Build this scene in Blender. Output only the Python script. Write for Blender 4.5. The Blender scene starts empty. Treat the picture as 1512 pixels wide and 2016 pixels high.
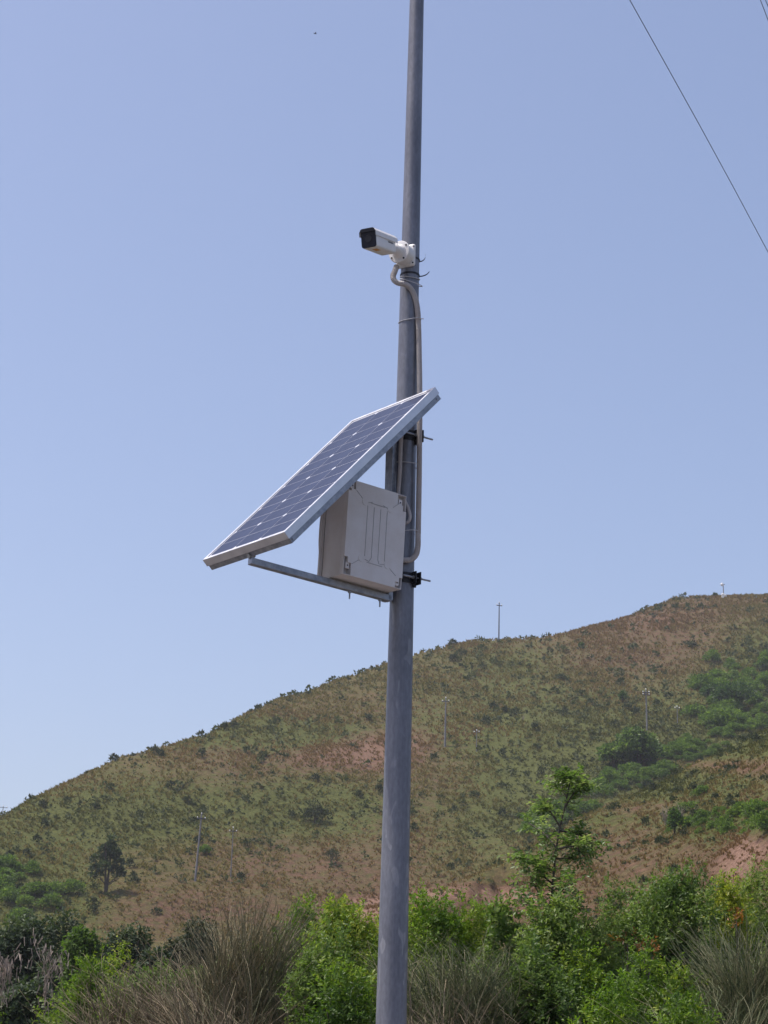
import bpy, bmesh, math, random
import numpy as np
from mathutils import Vector, Matrix
R = math.radians
rng = np.random.default_rng(11)
random.seed(5)
scene = bpy.context.scene
COL = scene.collection

# ------------------------------------------------------------------ camera
FOV, PITCH, ROLL, EYE = 28.0, 16.5, 1.6, 1.6
cam_data = bpy.data.cameras.new('camera')
cam_data.sensor_fit = 'VERTICAL'
cam_data.angle = R(FOV)
cam_data.clip_start = 0.1
cam_data.clip_end = 8000
cam = bpy.data.objects.new('camera', cam_data)
COL.objects.link(cam)
cam.location = (0, 0, EYE)
cam.matrix_world = Matrix.Translation((0, 0, EYE)) @ Matrix.Rotation(R(90 + PITCH), 4, 'X') @ Matrix.Rotation(R(ROLL), 4, 'Z')
scene.camera = cam

# ------------------------------------------------------------------ light
SUN_EL, SUN_AZ = 66.5, -3.0          # azimuth: degrees behind the picture plane, on the left
sd = Vector((-math.cos(R(SUN_AZ)) * math.cos(R(SUN_EL)), math.sin(R(SUN_AZ)) * math.cos(R(SUN_EL)), math.sin(R(SUN_EL))))
world = bpy.data.worlds.new('World')
scene.world = world
world.use_nodes = True
wn = world.node_tree
sky = wn.nodes.new('ShaderNodeTexSky')
sky.sky_type = 'NISHITA'
sky.sun_disc = False
sky.sun_elevation = R(SUN_EL)
sky.sun_rotation = math.atan2(sd.x, sd.y)
sky.altitude = 300
sky.air_density = 1.0
sky.dust_density = 3.2
sky.ozone_density = 3.0
bg = wn.nodes['Background']
bg.inputs['Strength'].default_value = 0.150
tintn = wn.nodes.new('ShaderNodeMix'); tintn.data_type = 'RGBA'; tintn.blend_type = 'MULTIPLY'
tintn.inputs[0].default_value = 1.0; tintn.inputs[7].default_value = (1.14, 1.015, 1.0, 1)
wn.links.new(sky.outputs[0], tintn.inputs[6]); wn.links.new(tintn.outputs[2], bg.inputs['Color'])
sl = bpy.data.lights.new('sun', 'SUN')
sl.energy = 3.8
sl.angle = R(0.53)
sl.color = (1.0, 0.95, 0.88)
sun = bpy.data.objects.new('sun', sl)
COL.objects.link(sun)
sun.rotation_euler = sd.to_track_quat('Z', 'Y').to_euler()
vs = scene.view_settings
vs.view_transform = 'Standard'
vs.look = 'None'
vs.gamma = 1
vs.exposure = 0.29
vs.use_curve_mapping = False
cy = scene.cycles
cy.max_bounces = 6
cy.transparent_max_bounces = 8

# ------------------------------------------------------------------ photograph geometry
W_, H_ = 1512, 2016
FPX = H_ / 2 / math.tan(R(FOV / 2))
_p, _r = R(PITCH), R(ROLL)
cF = np.array([0, math.cos(_p), math.sin(_p)])
cR0 = np.array([1.0, 0, 0]); cU0 = np.cross(cR0, cF)
cR = cR0 * math.cos(_r) + cU0 * math.sin(_r)
cU = -cR0 * math.sin(_r) + cU0 * math.cos(_r)
def at(x, y, Y):
    "world point seen at photo pixel x, y whose world y is Y"
    v = cF + cR * (x - W_ / 2) / FPX - cU * (y - H_ / 2) / FPX
    v = v * (Y / v[1])
    return Vector((v[0], v[1], v[2] + EYE))
def pix(P):
    P = np.atleast_2d(np.asarray(P, float)) - np.array([0, 0, EYE])
    d = P @ cF
    return W_ / 2 + FPX * (P @ cR) / d, H_ / 2 - FPX * (P @ cU) / d

# ------------------------------------------------------------------ helpers
def np_mesh(name, verts, faces, fsize):
    "faces: flat int array of polygons of equal size fsize"
    me = bpy.data.meshes.new(name)
    verts = np.asarray(verts, np.float32); faces = np.asarray(faces, np.int32).ravel()
    nf = len(faces) // fsize
    me.vertices.add(len(verts)); me.vertices.foreach_set('co', verts.ravel())
    me.loops.add(len(faces)); me.loops.foreach_set('vertex_index', faces)
    me.polygons.add(nf); me.polygons.foreach_set('loop_start', np.arange(0, nf * fsize, fsize, dtype=np.int32))
    me.polygons.foreach_set('loop_total', np.full(nf, fsize, np.int32))
    me.update(calc_edges=True)
    return me
def tag(o, label=None, cat=None, group=None, kind=None):
    if label: o['label'] = label
    if cat: o['category'] = cat
    if group: o['group'] = group
    if kind: o['kind'] = kind
    return o
def link(name, me, mat=None, parent=None, smooth=False):
    o = bpy.data.objects.new(name, me)
    COL.objects.link(o)
    if mat and not me.materials: me.materials.append(mat)
    if parent: o.parent = parent
    if smooth:
        me.polygons.foreach_set('use_smooth', np.ones(len(me.polygons), bool))
    return o
def empty(name, mat4, label, cat, group=None):
    o = bpy.data.objects.new(name, None)
    o.empty_display_size = 0.2
    COL.objects.link(o)
    o.matrix_world = mat4
    return tag(o, label, cat, group)

class MB:
    def __init__(s): s.v = []; s.f = []
    def add(s, vs, fs, M=None):
        n = len(s.v)
        for p in vs: s.v.append(tuple(M @ Vector(p)) if M else tuple(p))
        for f in fs: s.f.append(tuple(i + n for i in f))
    def box(s, x0, x1, y0, y1, z0, z1, M=None):
        s.add([(x0,y0,z0),(x1,y0,z0),(x1,y1,z0),(x0,y1,z0),(x0,y0,z1),(x1,y0,z1),(x1,y1,z1),(x0,y1,z1)],
              [(0,3,2,1),(4,5,6,7),(0,1,5,4),(1,2,6,5),(2,3,7,6),(3,0,4,7)], M)
    def bbox(s, x0, x1, y0, y1, z0, z1, b, M=None, seg=2):
        bm = bmesh.new()
        bmesh.ops.create_cube(bm, size=1)
        for v in bm.verts:
            v.co = Vector(((x0+x1)/2 + v.co.x*(x1-x0), (y0+y1)/2 + v.co.y*(y1-y0), (z0+z1)/2 + v.co.z*(z1-z0)))
        bmesh.ops.bevel(bm, geom=bm.edges[:], offset=b, segments=seg, profile=0.5, affect='EDGES')
        s.addbm(bm, M)
    def addbm(s, bm, M=None):
        bm.verts.index_update()
        s.add([v.co.copy() for v in bm.verts], [[v.index for v in f.verts] for f in bm.faces], M)
        bm.free()
    def prism(s, poly, y0, y1, M=None):
        "polygon in x,z extruded along y (counterclockwise seen from -y)"
        n = len(poly)
        s.add([(p[0], y0, p[1]) for p in poly] + [(p[0], y1, p[1]) for p in poly],
              [tuple(range(n)), tuple(range(2*n-1, n-1, -1))] + [((i+1) % n, i, i+n, (i+1) % n + n) for i in range(n)], M)
    def tube(s, path, rad, seg=8, cap=True, M=None):
        path = [Vector(p) for p in path]
        n = len(path)
        rad = rad if hasattr(rad, '__len__') else [rad] * n
        t = (path[1] - path[0]).normalized()
        u = t.orthogonal().normalized()
        vs = []
        for i, p in enumerate(path):
            t2 = (path[min(i+1, n-1)] - path[max(i-1, 0)]).normalized()
            q = t.rotation_difference(t2); u = (q @ u).normalized(); t = t2
            w = t.cross(u)
            for k in range(seg):
                a = 2 * math.pi * k / seg
                vs.append(p + (u * math.cos(a) + w * math.sin(a)) * rad[i])
        fs = []
        for i in range(n - 1):
            for k in range(seg):
                k2 = (k + 1) % seg
                fs.append((i*seg+k, i*seg+k2, (i+1)*seg+k2, (i+1)*seg+k))
        if cap:
            fs.append(tuple(range(seg - 1, -1, -1))); fs.append(tuple((n-1)*seg + k for k in range(seg)))
        s.add(vs, fs, M)
    def cyl(s, p0, p1, r0, r1=None, seg=16, M=None):
        s.tube([p0, p1], [r0, r0 if r1 is None else r1], seg, True, M)
    def lathe(s, prof, seg=32, M=None):
        "profile of (x, r) turned about the x axis"
        n = len(prof); vs = []
        for x, r in prof:
            for k in range(seg):
                a = 2*math.pi*k/seg
                vs.append((x, r*math.cos(a), r*math.sin(a)))
        fs = [(i*seg+k, i*seg+(k+1) % seg, (i+1)*seg+(k+1) % seg, (i+1)*seg+k) for i in range(n-1) for k in range(seg)]
        fs += [tuple(range(seg-1, -1, -1)), tuple((n-1)*seg+k for k in range(seg))]
        s.add(vs, fs, M)
    def mesh(s, name):
        me = bpy.data.meshes.new(name)
        me.from_pydata(s.v, [], s.f)
        bm = bmesh.new(); bm.from_mesh(me)
        bmesh.ops.recalc_face_normals(bm, faces=bm.faces[:])
        bm.to_mesh(me); bm.free()
        return me
    def build(s, name, mat, parent=None, smooth=False, angle=35):
        me = s.mesh(name)
        o = link(name, me, mat, parent)
        if smooth:
            me.polygons.foreach_set('use_smooth', np.ones(len(me.polygons), bool))
            try: me.set_sharp_from_angle(angle=R(angle))
            except Exception: pass
        return o
def catmull(pts, step):
    pts = [Vector(p) for p in pts]; P = [pts[0]] + pts + [pts[-1]]
    out = []
    for i in range(1, len(P) - 2):
        n = max(2, int((P[i+1] - P[i]).length / step))
        for k in range(n):
            t = k / n
            out.append(0.5 * ((2*P[i]) + (P[i+1]-P[i-1])*t + (2*P[i-1]-5*P[i]+4*P[i+1]-P[i+2])*t*t + (3*P[i]-P[i-1]-3*P[i+1]+P[i+2])*t**3))
    out.append(pts[-1])
    return out

# ------------------------------------------------------------------ materials
def nmat(name):
    m = bpy.data.materials.new(name); m.use_nodes = True
    return m, m.node_tree, m.node_tree.nodes['Principled BSDF']
def nd(nt, t, **kw):
    n = nt.nodes.new(t)
    for k, v in kw.items():
        if k in n.inputs: n.inputs[k].default_value = v
        else: setattr(n, k, v)
    return n
def ramp(nt, fac, stops):
    r = nt.nodes.new('ShaderNodeValToRGB')
    el = r.color_ramp.elements
    while len(el) < len(stops): el.new(0.5)
    for e, (p, c) in zip(el, stops):
        e.position = p; e.color = (*c, 1) if len(c) == 3 else c
    nt.links.new(fac, r.inputs[0])
    return r
def mixc(nt, fac, a, b, mode='MIX'):
    m = nt.nodes.new('ShaderNodeMix'); m.data_type = 'RGBA'; m.blend_type = mode
    for s, v in ((0, fac), (6, a), (7, b)):
        if hasattr(v, 'links') or hasattr(v, 'is_linked'): nt.links.new(v, m.inputs[s])
        else: m.inputs[s].default_value = v if s == 0 else (*v, 1)
    return m.outputs[2]
def metal(name, base, dark, rough=0.45, metallic=0.5, scale=20, stretch=(1, 1, 1), bump=0.0, lo=0.35, hi=0.7):
    m, nt, b = nmat(name)
    tc = nd(nt, 'ShaderNodeTexCoord'); mp = nd(nt, 'ShaderNodeMapping'); mp.inputs['Scale'].default_value = stretch
    nt.links.new(tc.outputs['Object'], mp.inputs[0])
    n = nd(nt, 'ShaderNodeTexNoise', Scale=scale, Detail=6.0, Roughness=0.6)
    nt.links.new(mp.outputs[0], n.inputs['Vector'])
    r = ramp(nt, n.outputs['Fac'], [(lo, dark), (hi, base)])
    nt.links.new(r.outputs[0], b.inputs['Base Color'])
    b.inputs['Metallic'].default_value = metallic
    rr = nd(nt, 'ShaderNodeMapRange'); rr.inputs[3].default_value = rough - .08; rr.inputs[4].default_value = rough + .12
    nt.links.new(n.outputs['Fac'], rr.inputs[0]); nt.links.new(rr.outputs[0], b.inputs['Roughness'])
    if bump:
        bp = nd(nt, 'ShaderNodeBump', Strength=bump, Distance=0.002)
        nt.links.new(n.outputs['Fac'], bp.inputs['Height']); nt.links.new(bp.outputs[0], b.inputs['Normal'])
    return m

def pole_material():
    m, nt, b = nmat('galvanised_steel_pole')
    tc = nd(nt, 'ShaderNodeTexCoord')
    mp = nd(nt, 'ShaderNodeMapping'); mp.inputs['Scale'].default_value = (1, 1, 0.35)
    nt.links.new(tc.outputs['Object'], mp.inputs[0])
    big = nd(nt, 'ShaderNodeTexNoise', Scale=5.0, Detail=8.0, Roughness=0.65)
    nt.links.new(mp.outputs[0], big.inputs['Vector'])
    fine = nd(nt, 'ShaderNodeTexNoise', Scale=90.0, Detail=5.0)
    nt.links.new(mp.outputs[0], fine.inputs['Vector'])
    c = ramp(nt, big.outputs['Fac'], [(0.3, (.13, .135, .16)), (0.5, (.18, .185, .215)), (0.72, (.235, .24, .27))])
    # pale spots where the zinc has bloomed
    mp2 = nd(nt, 'ShaderNodeMapping'); mp2.inputs['Scale'].default_value = (1, 1, 0.4)
    nt.links.new(tc.outputs['Object'], mp2.inputs[0])
    vo = nd(nt, 'ShaderNodeTexNoise', Scale=17.0, Detail=2.0, Roughness=0.4, Distortion=0.6)
    nt.links.new(mp2.outputs[0], vo.inputs['Vector'])
    sp = ramp(nt, vo.outputs['Fac'], [(0.62, (0, 0, 0)), (0.65, (1, 1, 1))])
    hz = nd(nt, 'ShaderNodeSeparateXYZ'); nt.links.new(tc.outputs['Object'], hz.inputs[0])
    hr = nd(nt, 'ShaderNodeMapRange'); hr.inputs[1].default_value = 2.6; hr.inputs[2].default_value = 5.0; hr.inputs[3].default_value = .55; hr.inputs[4].default_value = .12
    nt.links.new(hz.outputs[2], hr.inputs[0])
    mu = nd(nt, 'ShaderNodeMath', operation='MULTIPLY'); nt.links.new(sp.outputs[0], mu.inputs[0]); nt.links.new(hr.outputs[0], mu.inputs[1])
    c2 = mixc(nt, mu.outputs[0], c.outputs[0], (.33, .33, .35))
    f = ramp(nt, fine.outputs['Fac'], [(0.3, (.85, .85, .85)), (0.7, (1.1, 1.1, 1.1))])
    mp3 = nd(nt, 'ShaderNodeMapping'); mp3.inputs['Scale'].default_value = (1, 1, 0.02)
    nt.links.new(tc.outputs['Object'], mp3.inputs[0])
    stn = nd(nt, 'ShaderNodeTexNoise', Scale=60.0, Detail=4.0); nt.links.new(mp3.outputs[0], stn.inputs['Vector'])
    st = ramp(nt, stn.outputs['Fac'], [(0.35, (.92, .92, .93)), (0.6, (1.05, 1.05, 1.04))])
    c2 = mixc(nt, 1.0, c2, st.outputs[0], 'MULTIPLY')
    c3 = mixc(nt, 1.0, c2, f.outputs[0], 'MULTIPLY')
    nt.links.new(c3, b.inputs['Base Color'])
    b.inputs['Metallic'].default_value = 0.4
    b.inputs['Roughness'].default_value = 0.46
    bp = nd(nt, 'ShaderNodeBump', Strength=0.25, Distance=0.001)
    nt.links.new(fine.outputs['Fac'], bp.inputs['Height']); nt.links.new(bp.outputs[0], b.inputs['Normal'])
    return m

def plastic(name, col, rough=0.45, dirt=0.12, scale=9.0, spec=0.4):
    m, nt, b = nmat(name)
    tc = nd(nt, 'ShaderNodeTexCoord')
    n = nd(nt, 'ShaderNodeTexNoise', Scale=scale, Detail=8.0, Roughness=0.65)
    nt.links.new(tc.outputs['Object'], n.inputs['Vector'])
    d = tuple(x * (1 - dirt * (1.0 + .3*i)) for i, x in enumerate(col))
    r = ramp(nt, n.outputs['Fac'], [(0.32, d), (0.6, col)])
    nt.links.new(r.outputs[0], b.inputs['Base Color'])
    b.inputs['Roughness'].default_value = rough
    b.inputs['Specular IOR Level'].default_value = spec
    return m

def foliage(name, cols, trans=0.35, rough=0.45, spec=0.35, scale=None):
    "cols: 3 leaf colours; each leaf picks one from its own per-leaf attribute"
    m, nt, b = nmat(name)
    a = nd(nt, 'ShaderNodeAttribute'); a.attribute_name = 'tint'
    r = ramp(nt, a.outputs['Fac'], [(i / (len(cols) - 1), c) for i, c in enumerate(cols)])
    nt.links.new(r.outputs[0], b.inputs['Base Color'])
    b.inputs['Roughness'].default_value = rough
    b.inputs['Specular IOR Level'].default_value = spec
    if trans:
        t = nd(nt, 'ShaderNodeBsdfTranslucent')
        br = mixc(nt, 1.0, r.outputs[0], (1.25, 1.35, .7), 'MULTIPLY')
        nt.links.new(br, t.inputs[0])
        mx = nd(nt, 'ShaderNodeMixShader', Fac=trans)
        nt.links.new(b.outputs[0], mx.inputs[1]); nt.links.new(t.outputs[0], mx.inputs[2])
        nt.links.new(mx.outputs[0], nt.nodes['Material Output'].inputs[0])
    return m

M_pole = pole_material()
M_galv = metal('galvanised_rail', (.40, .42, .47), (.22, .24, .28), 0.42, 0.6, 30, (1, 1, 1))
M_alu = metal('aluminium_frame', (.70, .71, .75), (.58, .59, .63), 0.40, 0.75, 14)
M_black = metal('black_clamp_steel', (.03, .03, .035), (.015, .015, .02), 0.5, 0.3, 40)
M_bolt = metal('zinc_bolt', (.40, .41, .44), (.25, .26, .28), 0.4, 0.8, 60)
M_box = plastic('grey_enclosure_plastic', (.64, .62, .62), 0.5, .10, 7)
M_boxline = plastic('grey_enclosure_rib', (.36, .355, .37), 0.55, .10, 7)
M_white = plastic('white_painted_housing', (.74, .73, .72), 0.35, .05, 12)
M_glassy = plastic('black_front_glass', (.010, .012, .028), 0.22, .0, 5, .25)
M_dark = plastic('black_plastic', (.02, .02, .028), 0.5, .1, 20)
M_cond = plastic('grey_conduit_plastic', (.44, .415, .415), 0.5, .12, 14)
M_tie = plastic('white_cable_tie', (.5, .5, .52), 0.4, .05, 14)
M_orange = plastic('orange_label', (.55, .27, .08), 0.6, .1, 30)
M_back = plastic('white_backsheet', (.62, .63, .68), 0.3, .03, 5, .5)
M_wire = plastic('grey_cable', (.12, .13, .19), 0.5, .1, 5)

def cell_material():
    m, nt, b = nmat('blue_silicon_cell')
    tc = nd(nt, 'ShaderNodeTexCoord'); sp = nd(nt, 'ShaderNodeSeparateXYZ')
    nt.links.new(tc.outputs['Object'], sp.inputs[0])
    # five thin busbars running lengthwise
    mo = nd(nt, 'ShaderNodeMath', operation='MULTIPLY'); mo.inputs[1].default_value = 1 / 0.0400
    nt.links.new(sp.outputs[1], mo.inputs[0])
    fr = nd(nt, 'ShaderNodeMath', operation='FRACT'); nt.links.new(mo.outputs[0], fr.inputs[0])
    lt = nd(nt, 'ShaderNodeMath', operation='LESS_THAN'); lt.inputs[1].default_value = 0.045
    nt.links.new(fr.outputs[0], lt.inputs[0])
    n = nd(nt, 'ShaderNodeTexNoise', Scale=6.0, Detail=3.0); nt.links.new(tc.outputs['Object'], n.inputs['Vector'])
    c = ramp(nt, n.outputs['Fac'], [(.3, (.018, .026, .064)), (.7, (.028, .039, .088))])
    cc = mixc(nt, lt.outputs[0], c.outputs[0], (.085, .10, .15))
    nt.links.new(cc, b.inputs['Base Color'])
    b.inputs['Roughness'].default_value = 0.7; b.inputs['Specular IOR Level'].default_value = .08
    b.inputs['Coat Weight'].default_value = .55
    b.inputs['Coat Roughness'].default_value = 0.06
    b.inputs['Coat IOR'].default_value = 1.22
    return m
M_cell = cell_material()

# ------------------------------------------------------------------ terrain
def _hash(ix, iy, s):
    h = (ix.astype(np.int64) * 374761393 + iy.astype(np.int64) * 668265263 + s * 1442695041) & 0xffffffff
    h = ((h ^ (h >> 13)) * 1274126177) & 0xffffffff
    return ((h ^ (h >> 16)) & 0xffff) / 65535.0
def vn(x, y, s=0):
    ix = np.floor(x); iy = np.floor(y); fx = x - ix; fy = y - iy
    fx = fx*fx*(3-2*fx); fy = fy*fy*(3-2*fy)
    a = _hash(ix, iy, s); b = _hash(ix+1, iy, s); c = _hash(ix, iy+1, s); d = _hash(ix+1, iy+1, s)
    return (a*(1-fx)+b*fx)*(1-fy) + (c*(1-fx)+d*fx)*fy - .5
def fbm(x, y, s, o=4):
    t = 0; a = 1
    for i in range(o):
        t = t + a * vn(x * 2**i, y * 2**i, s + i); a *= .5
    return t
_ridge = [(0,1607),(42,1581),(106,1552),(169,1522),(233,1491),(275,1483),(339,1467),(407,1446),(439,1430),(476,1411),(508,1393),(556,1377),(614,1361),(683,1335),(741,1315),(815,1293),(888,1272),(931,1263),(979,1262),(1044,1259),(1108,1250),(1173,1234),(1216,1222),(1264,1205),(1328,1182),(1382,1178),(1512,1175)]
_th, _te = [], []
for x, y in _ridge:
    p = at(x, y, 100.0); _th.append(math.degrees(math.atan2(p.x, p.y))); _te.append((p.z - EYE) / math.hypot(p.x, p.y) - .0012)
_th = [-180, -60, -25] + _th + [20, 35, 70, 180]
_te = [0.02, 0.03, 0.09] + _te + [.25, .22, .05, .02]
_spur = [(1512,1442,225),(1450,1474,222),(1390,1502,218),(1340,1530,214),(1280,1560,210),(1200,1592,205),(1130,1622,198),(1060,1662,190),(1000,1700,184),(900,1742,178),(830,1768,175),(690,1792,172),(600,1835,170)]
_sth, _ste, _sr = [], [], []
for x, y, r in reversed(_spur):
    p = at(x, y, 100.0); _sth.append(math.degrees(math.atan2(p.x, p.y))); _ste.append((p.z - EYE) / math.hypot(p.x, p.y)); _sr.append(r)
def terrain(x, y, detail=True):
    x = np.asarray(x, float); y = np.asarray(y, float)
    r = np.hypot(x, y); th = np.degrees(np.arctan2(x, y))
    tE = np.interp(th, _th, _te)
    m = .40; r0 = 190.0
    rr = m * r0 / (m - tE); zr = tE * rr
    d = r - rr
    main = zr - m * (np.sqrt(d*d + 60) - 7.7)
    w1 = np.clip((r - 185) / 90, 0, 1) * np.clip(1 - np.abs(d) / 60, .35, 1)
    rel = fbm(x / 38, y / 38, 3, 3) * 3.6
    main = main + np.where(np.abs(d) < 45, rel * np.clip(np.abs(d) / 45, 0.0, 1), rel)
    low = .02 * np.clip(r - 25, 0, 400) - .35 * np.clip(r - 700, 0, 30)
    st = np.interp(th, _sth, _ste); sr = np.interp(th, _sth, _sr)
    sz = st * sr
    sz = np.where(th < _sth[0], sz - (_sth[0] - th) * 9, sz)
    sz = np.where(th > _sth[-1] + 8, sz - (th - _sth[-1] - 8) * 2, sz)
    ds = r - sr
    spur = sz - np.where(ds < 0, .25, .36) * (np.sqrt(ds*ds + 9) - 3) + fbm(x / 14, y / 14, 9, 3) * np.clip(np.abs(ds) / 12, .15, 1) * 1.5
    # little eroded scarps along the spur
    cut = np.maximum(np.clip((fbm(x / 30, y / 30, 61, 3) + .05) * 3, 0, 1), np.exp(-((th - (_sth[3] + _sth[4])/2) / .9)**4)) * np.clip((th - _sth[2]) * 2, 0, 1)
    spur = spur - 1.7 * cut * np.clip((-ds - 8 - 7*vn(x/4.0, y/4.0, 5) - 4*vn(x/1.7, y/1.7, 6)) / 2.0, 0, 1)
    z = np.maximum(np.maximum(low, main), spur)
    if detail:
        z = z + fbm(x / 4.5, y / 4.5, 21, 3) * .45 * np.clip((r - 40) / 100, 0, 1) + fbm(x / 1.6, y / 1.6, 31, 2) * .1
    return z + EYE * np.clip((r - 60) / 60, 0, 1)
def hit(px, py, r0=30.0, r1=640.0):
    "where the line of sight through a pixel of the photograph meets the land"
    p = at(px, py, 1.0); dx, dy, dz = p.x, p.y, p.z - EYE
    s = np.linspace(r0, r1, 5000)
    z = terrain(dx * s, dy * s, False)
    i = np.argmax(z > EYE + dz * s)
    if i == 0 and not z[0] > EYE + dz * s[0]: return hit(px, py + 1.5, r0, r1)      # just over the skyline: stand it on the ridge
    return Vector((dx * s[i], dy * s[i], float(terrain(dx * s[i], dy * s[i]))))

def terrain_material():
    m, nt, b = nmat('dry_hillside_soil_and_grass')
    ge = nd(nt, 'ShaderNodeNewGeometry')
    def noise(sc, det=6.0, ro=.6, zs=1.0):
        mp = nd(nt, 'ShaderNodeMapping'); mp.inputs['Scale'].default_value = (1, 1, zs)
        nt.links.new(ge.outputs['Position'], mp.inputs[0])
        n = nd(nt, 'ShaderNodeTexNoise', Scale=sc, Detail=det, Roughness=ro); nt.links.new(mp.outputs[0], n.inputs['Vector']); return n.outputs['Fac']
    n1 = noise(.05); n2 = noise(.35); n3 = noise(2.4, 8.0, .75); n4 = noise(.8)
    at_ = nd(nt, 'ShaderNodeAttribute'); at_.attribute_name = 'cover'     # r: bare earth, g: green growth, b: added pale ground for bounce light
    sp = nd(nt, 'ShaderNodeSeparateColor'); nt.links.new(at_.outputs['Color'], sp.inputs[0])
    soil = ramp(nt, n3, [(.3, (.070, .040, .025)), (.5, (.120, .070, .043)), (.7, (.20, .122, .078))]).outputs[0]
    straw = ramp(nt, n3, [(.3, (.055, .046, .018)), (.5, (.105, .086, .033)), (.7, (.18, .145, .062))]).outputs[0]
    green = ramp(nt, n3, [(.3, (.034, .040, .013)), (.5, (.078, .086, .025)), (.7, (.140, .148, .042))]).outputs[0]
    bb = nd(nt, 'ShaderNodeMapRange'); bb.inputs[1].default_value = 1.0; bb.inputs[2].default_value = 1.6; nt.links.new(sp.outputs[0], bb.inputs[0])
    soil = mixc(nt, bb.outputs[0], soil, ramp(nt, n3, [(.3, (.13, .075, .052)), (.5, (.23, .14, .10)), (.7, (.33, .215, .16))]).outputs[0])
    def fac(src, attr, gain, off, lo, hi):
        a = nd(nt, 'ShaderNodeMath', operation='MULTIPLY_ADD'); a.inputs[1].default_value = gain; a.inputs[2].default_value = off
        nt.links.new(attr, a.inputs[0])
        s = nd(nt, 'ShaderNodeMath', operation='ADD'); nt.links.new(a.outputs[0], s.inputs[0]); nt.links.new(src, s.inputs[1])
        r = nd(nt, 'ShaderNodeMapRange'); r.inputs[1].default_value = lo; r.inputs[2].default_value = hi
        nt.links.new(s.outputs[0], r.inputs[0]); return r.outputs[0]
    fsoil = fac(n2, sp.outputs[0], .75, 0.0, .55, .9)
    c = mixc(nt, fsoil, straw, soil)
    bounce_ground = ramp(nt, n3, [(.3, (.17, .15, .14)), (.7, (.27, .24, .23))]).outputs[0]  # pale colour of the added, unseen ground that reflects light upwards
    fgr = fac(n4, sp.outputs[1], .75, 0.0, .55, .95)
    c = mixc(nt, fgr, c, green)
    c = mixc(nt, sp.outputs[2], c, bounce_ground)
    nt.links.new(c, b.inputs['Base Color'])
    b.inputs['Roughness'].default_value = .95; b.inputs['Specular IOR Level'].default_value = .1
    bp = nd(nt, 'ShaderNodeBump', Strength=.8, Distance=.35); nt.links.new(n3, bp.inputs['Height']); nt.links.new(bp.outputs[0], b.inputs['Normal'])
    return m
def gauss(X, Y, L):
    t = 0
    for (cx, cy_, sx, sy, w) in L: t = t + w * np.exp(-.5 * (((X-cx)/sx)**2 + ((Y-cy_)/sy)**2))
    return t
BARE = [(1180,1290,170,60,.75),(1330,1210,150,35,.7),(700,1470,170,45,.8),(790,1600,90,110,.5),(560,1510,140,40,.5),(1460,1690,70,60,.6),(930,1765,110,17,1.9),(720,1790,40,14,1.5),(1485,1675,45,28,1.1),(1430,1720,40,22,.9),(700,1800,50,25,1.0),
        (330,1790,160,30,.7),(1440,1560,110,45,.75),(1290,1620,80,28,.45),(1200,1680,80,40,.45),(620,1690,130,40,.55),(100,1690,60,30,.5),(180,1560,130,20,.6),(870,1430,130,50,.35),(450,1660,80,40,.4),(1180,1640,90,40,.4),(1090,1790,90,50,.6)]
GREEN = [(1400,1508,100,12,-.7),(1250,1585,90,12,-.6),(240,1600,150,45,.8),(620,1590,110,45,.6),(450,1440,160,22,.7),(960,1420,160,70,.35),(1060,1560,80,80,.35),(30,1690,80,60,.8),(1420,1420,130,60,.6),(600,1450,60,20,.4),
         (1150,1440,110,60,.3),(1430,1625,70,25,.7),(1230,1560,160,45,.6),(930,1650,100,60,.25),(60,1780,90,40,.9),(1000,1300,90,40,.3),(1500,1300,60,60,.5),(1240,1540,120,25,.8),(1420,1450,80,25,.8)]
def cover(X, Y):
    k = 1.0
    b = .15 + gauss(X, Y, BARE)*1.1; g = .24 + gauss(X, Y, GREEN)*1.35
    return np.clip(b * .8, 0, 2), np.clip(g * .8 - np.clip(b - 1.1, 0, 1), 0, 1.3)
def build_terrain():
    th = np.radians(np.concatenate([np.linspace(-180, -16, 60)[:-1], np.linspace(-16, -11.5, 30)[:-1], np.linspace(-11.5, 11.5, 520), np.linspace(11.5, 16, 30)[1:], np.linspace(16, 180, 60)[1:]]))
    r = np.concatenate([np.linspace(.5, 60, 40)[:-1], np.linspace(60, 150, 40)[:-1], np.linspace(150, 540, 330)[:-1], np.linspace(540, 760, 30)[:-1], np.array([760, 900, 1200, 2000, 5000])])
    T, RR = np.meshgrid(th, r)
    X = RR * np.sin(T); Y = RR * np.cos(T); Z = terrain(X, Y)
    nr, nt_ = X.shape
    V = np.stack([X.ravel(), Y.ravel(), Z.ravel()], 1)
    i = np.arange((nr-1) * nt_).reshape(nr-1, nt_)
    a = i[:, :-1].ravel()
    F = np.stack([a, a + nt_, a + nt_ + 1, a + 1], 1)[:, ::-1]
    me = np_mesh('ground', V, F, 4)
    px, py = pix(V)
    b, g = cover(px, py)
    behind = V[:, 1] < 20
    b = np.where(behind, .5, b); g = np.where(behind, .4, g)
    ca = me.color_attributes.new('cover', 'FLOAT_COLOR', 'POINT')
    bounce_mask = np.clip((16 - np.hypot(V[:, 0], V[:, 1] - 4)) / 3, 0, 1)      # unseen pale ground round the pole, added to bounce light onto the box
    arr = np.stack([b, g, bounce_mask, np.ones_like(b)], 1).astype(np.float32)
    ca.data.foreach_set('color', arr.ravel())
    o = link('ground', me, terrain_material(), smooth=True)
    return tag(o, 'dry grassy hillside rising behind the bushes, brown and green in patches', kind='structure')
build_terrain()

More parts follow.
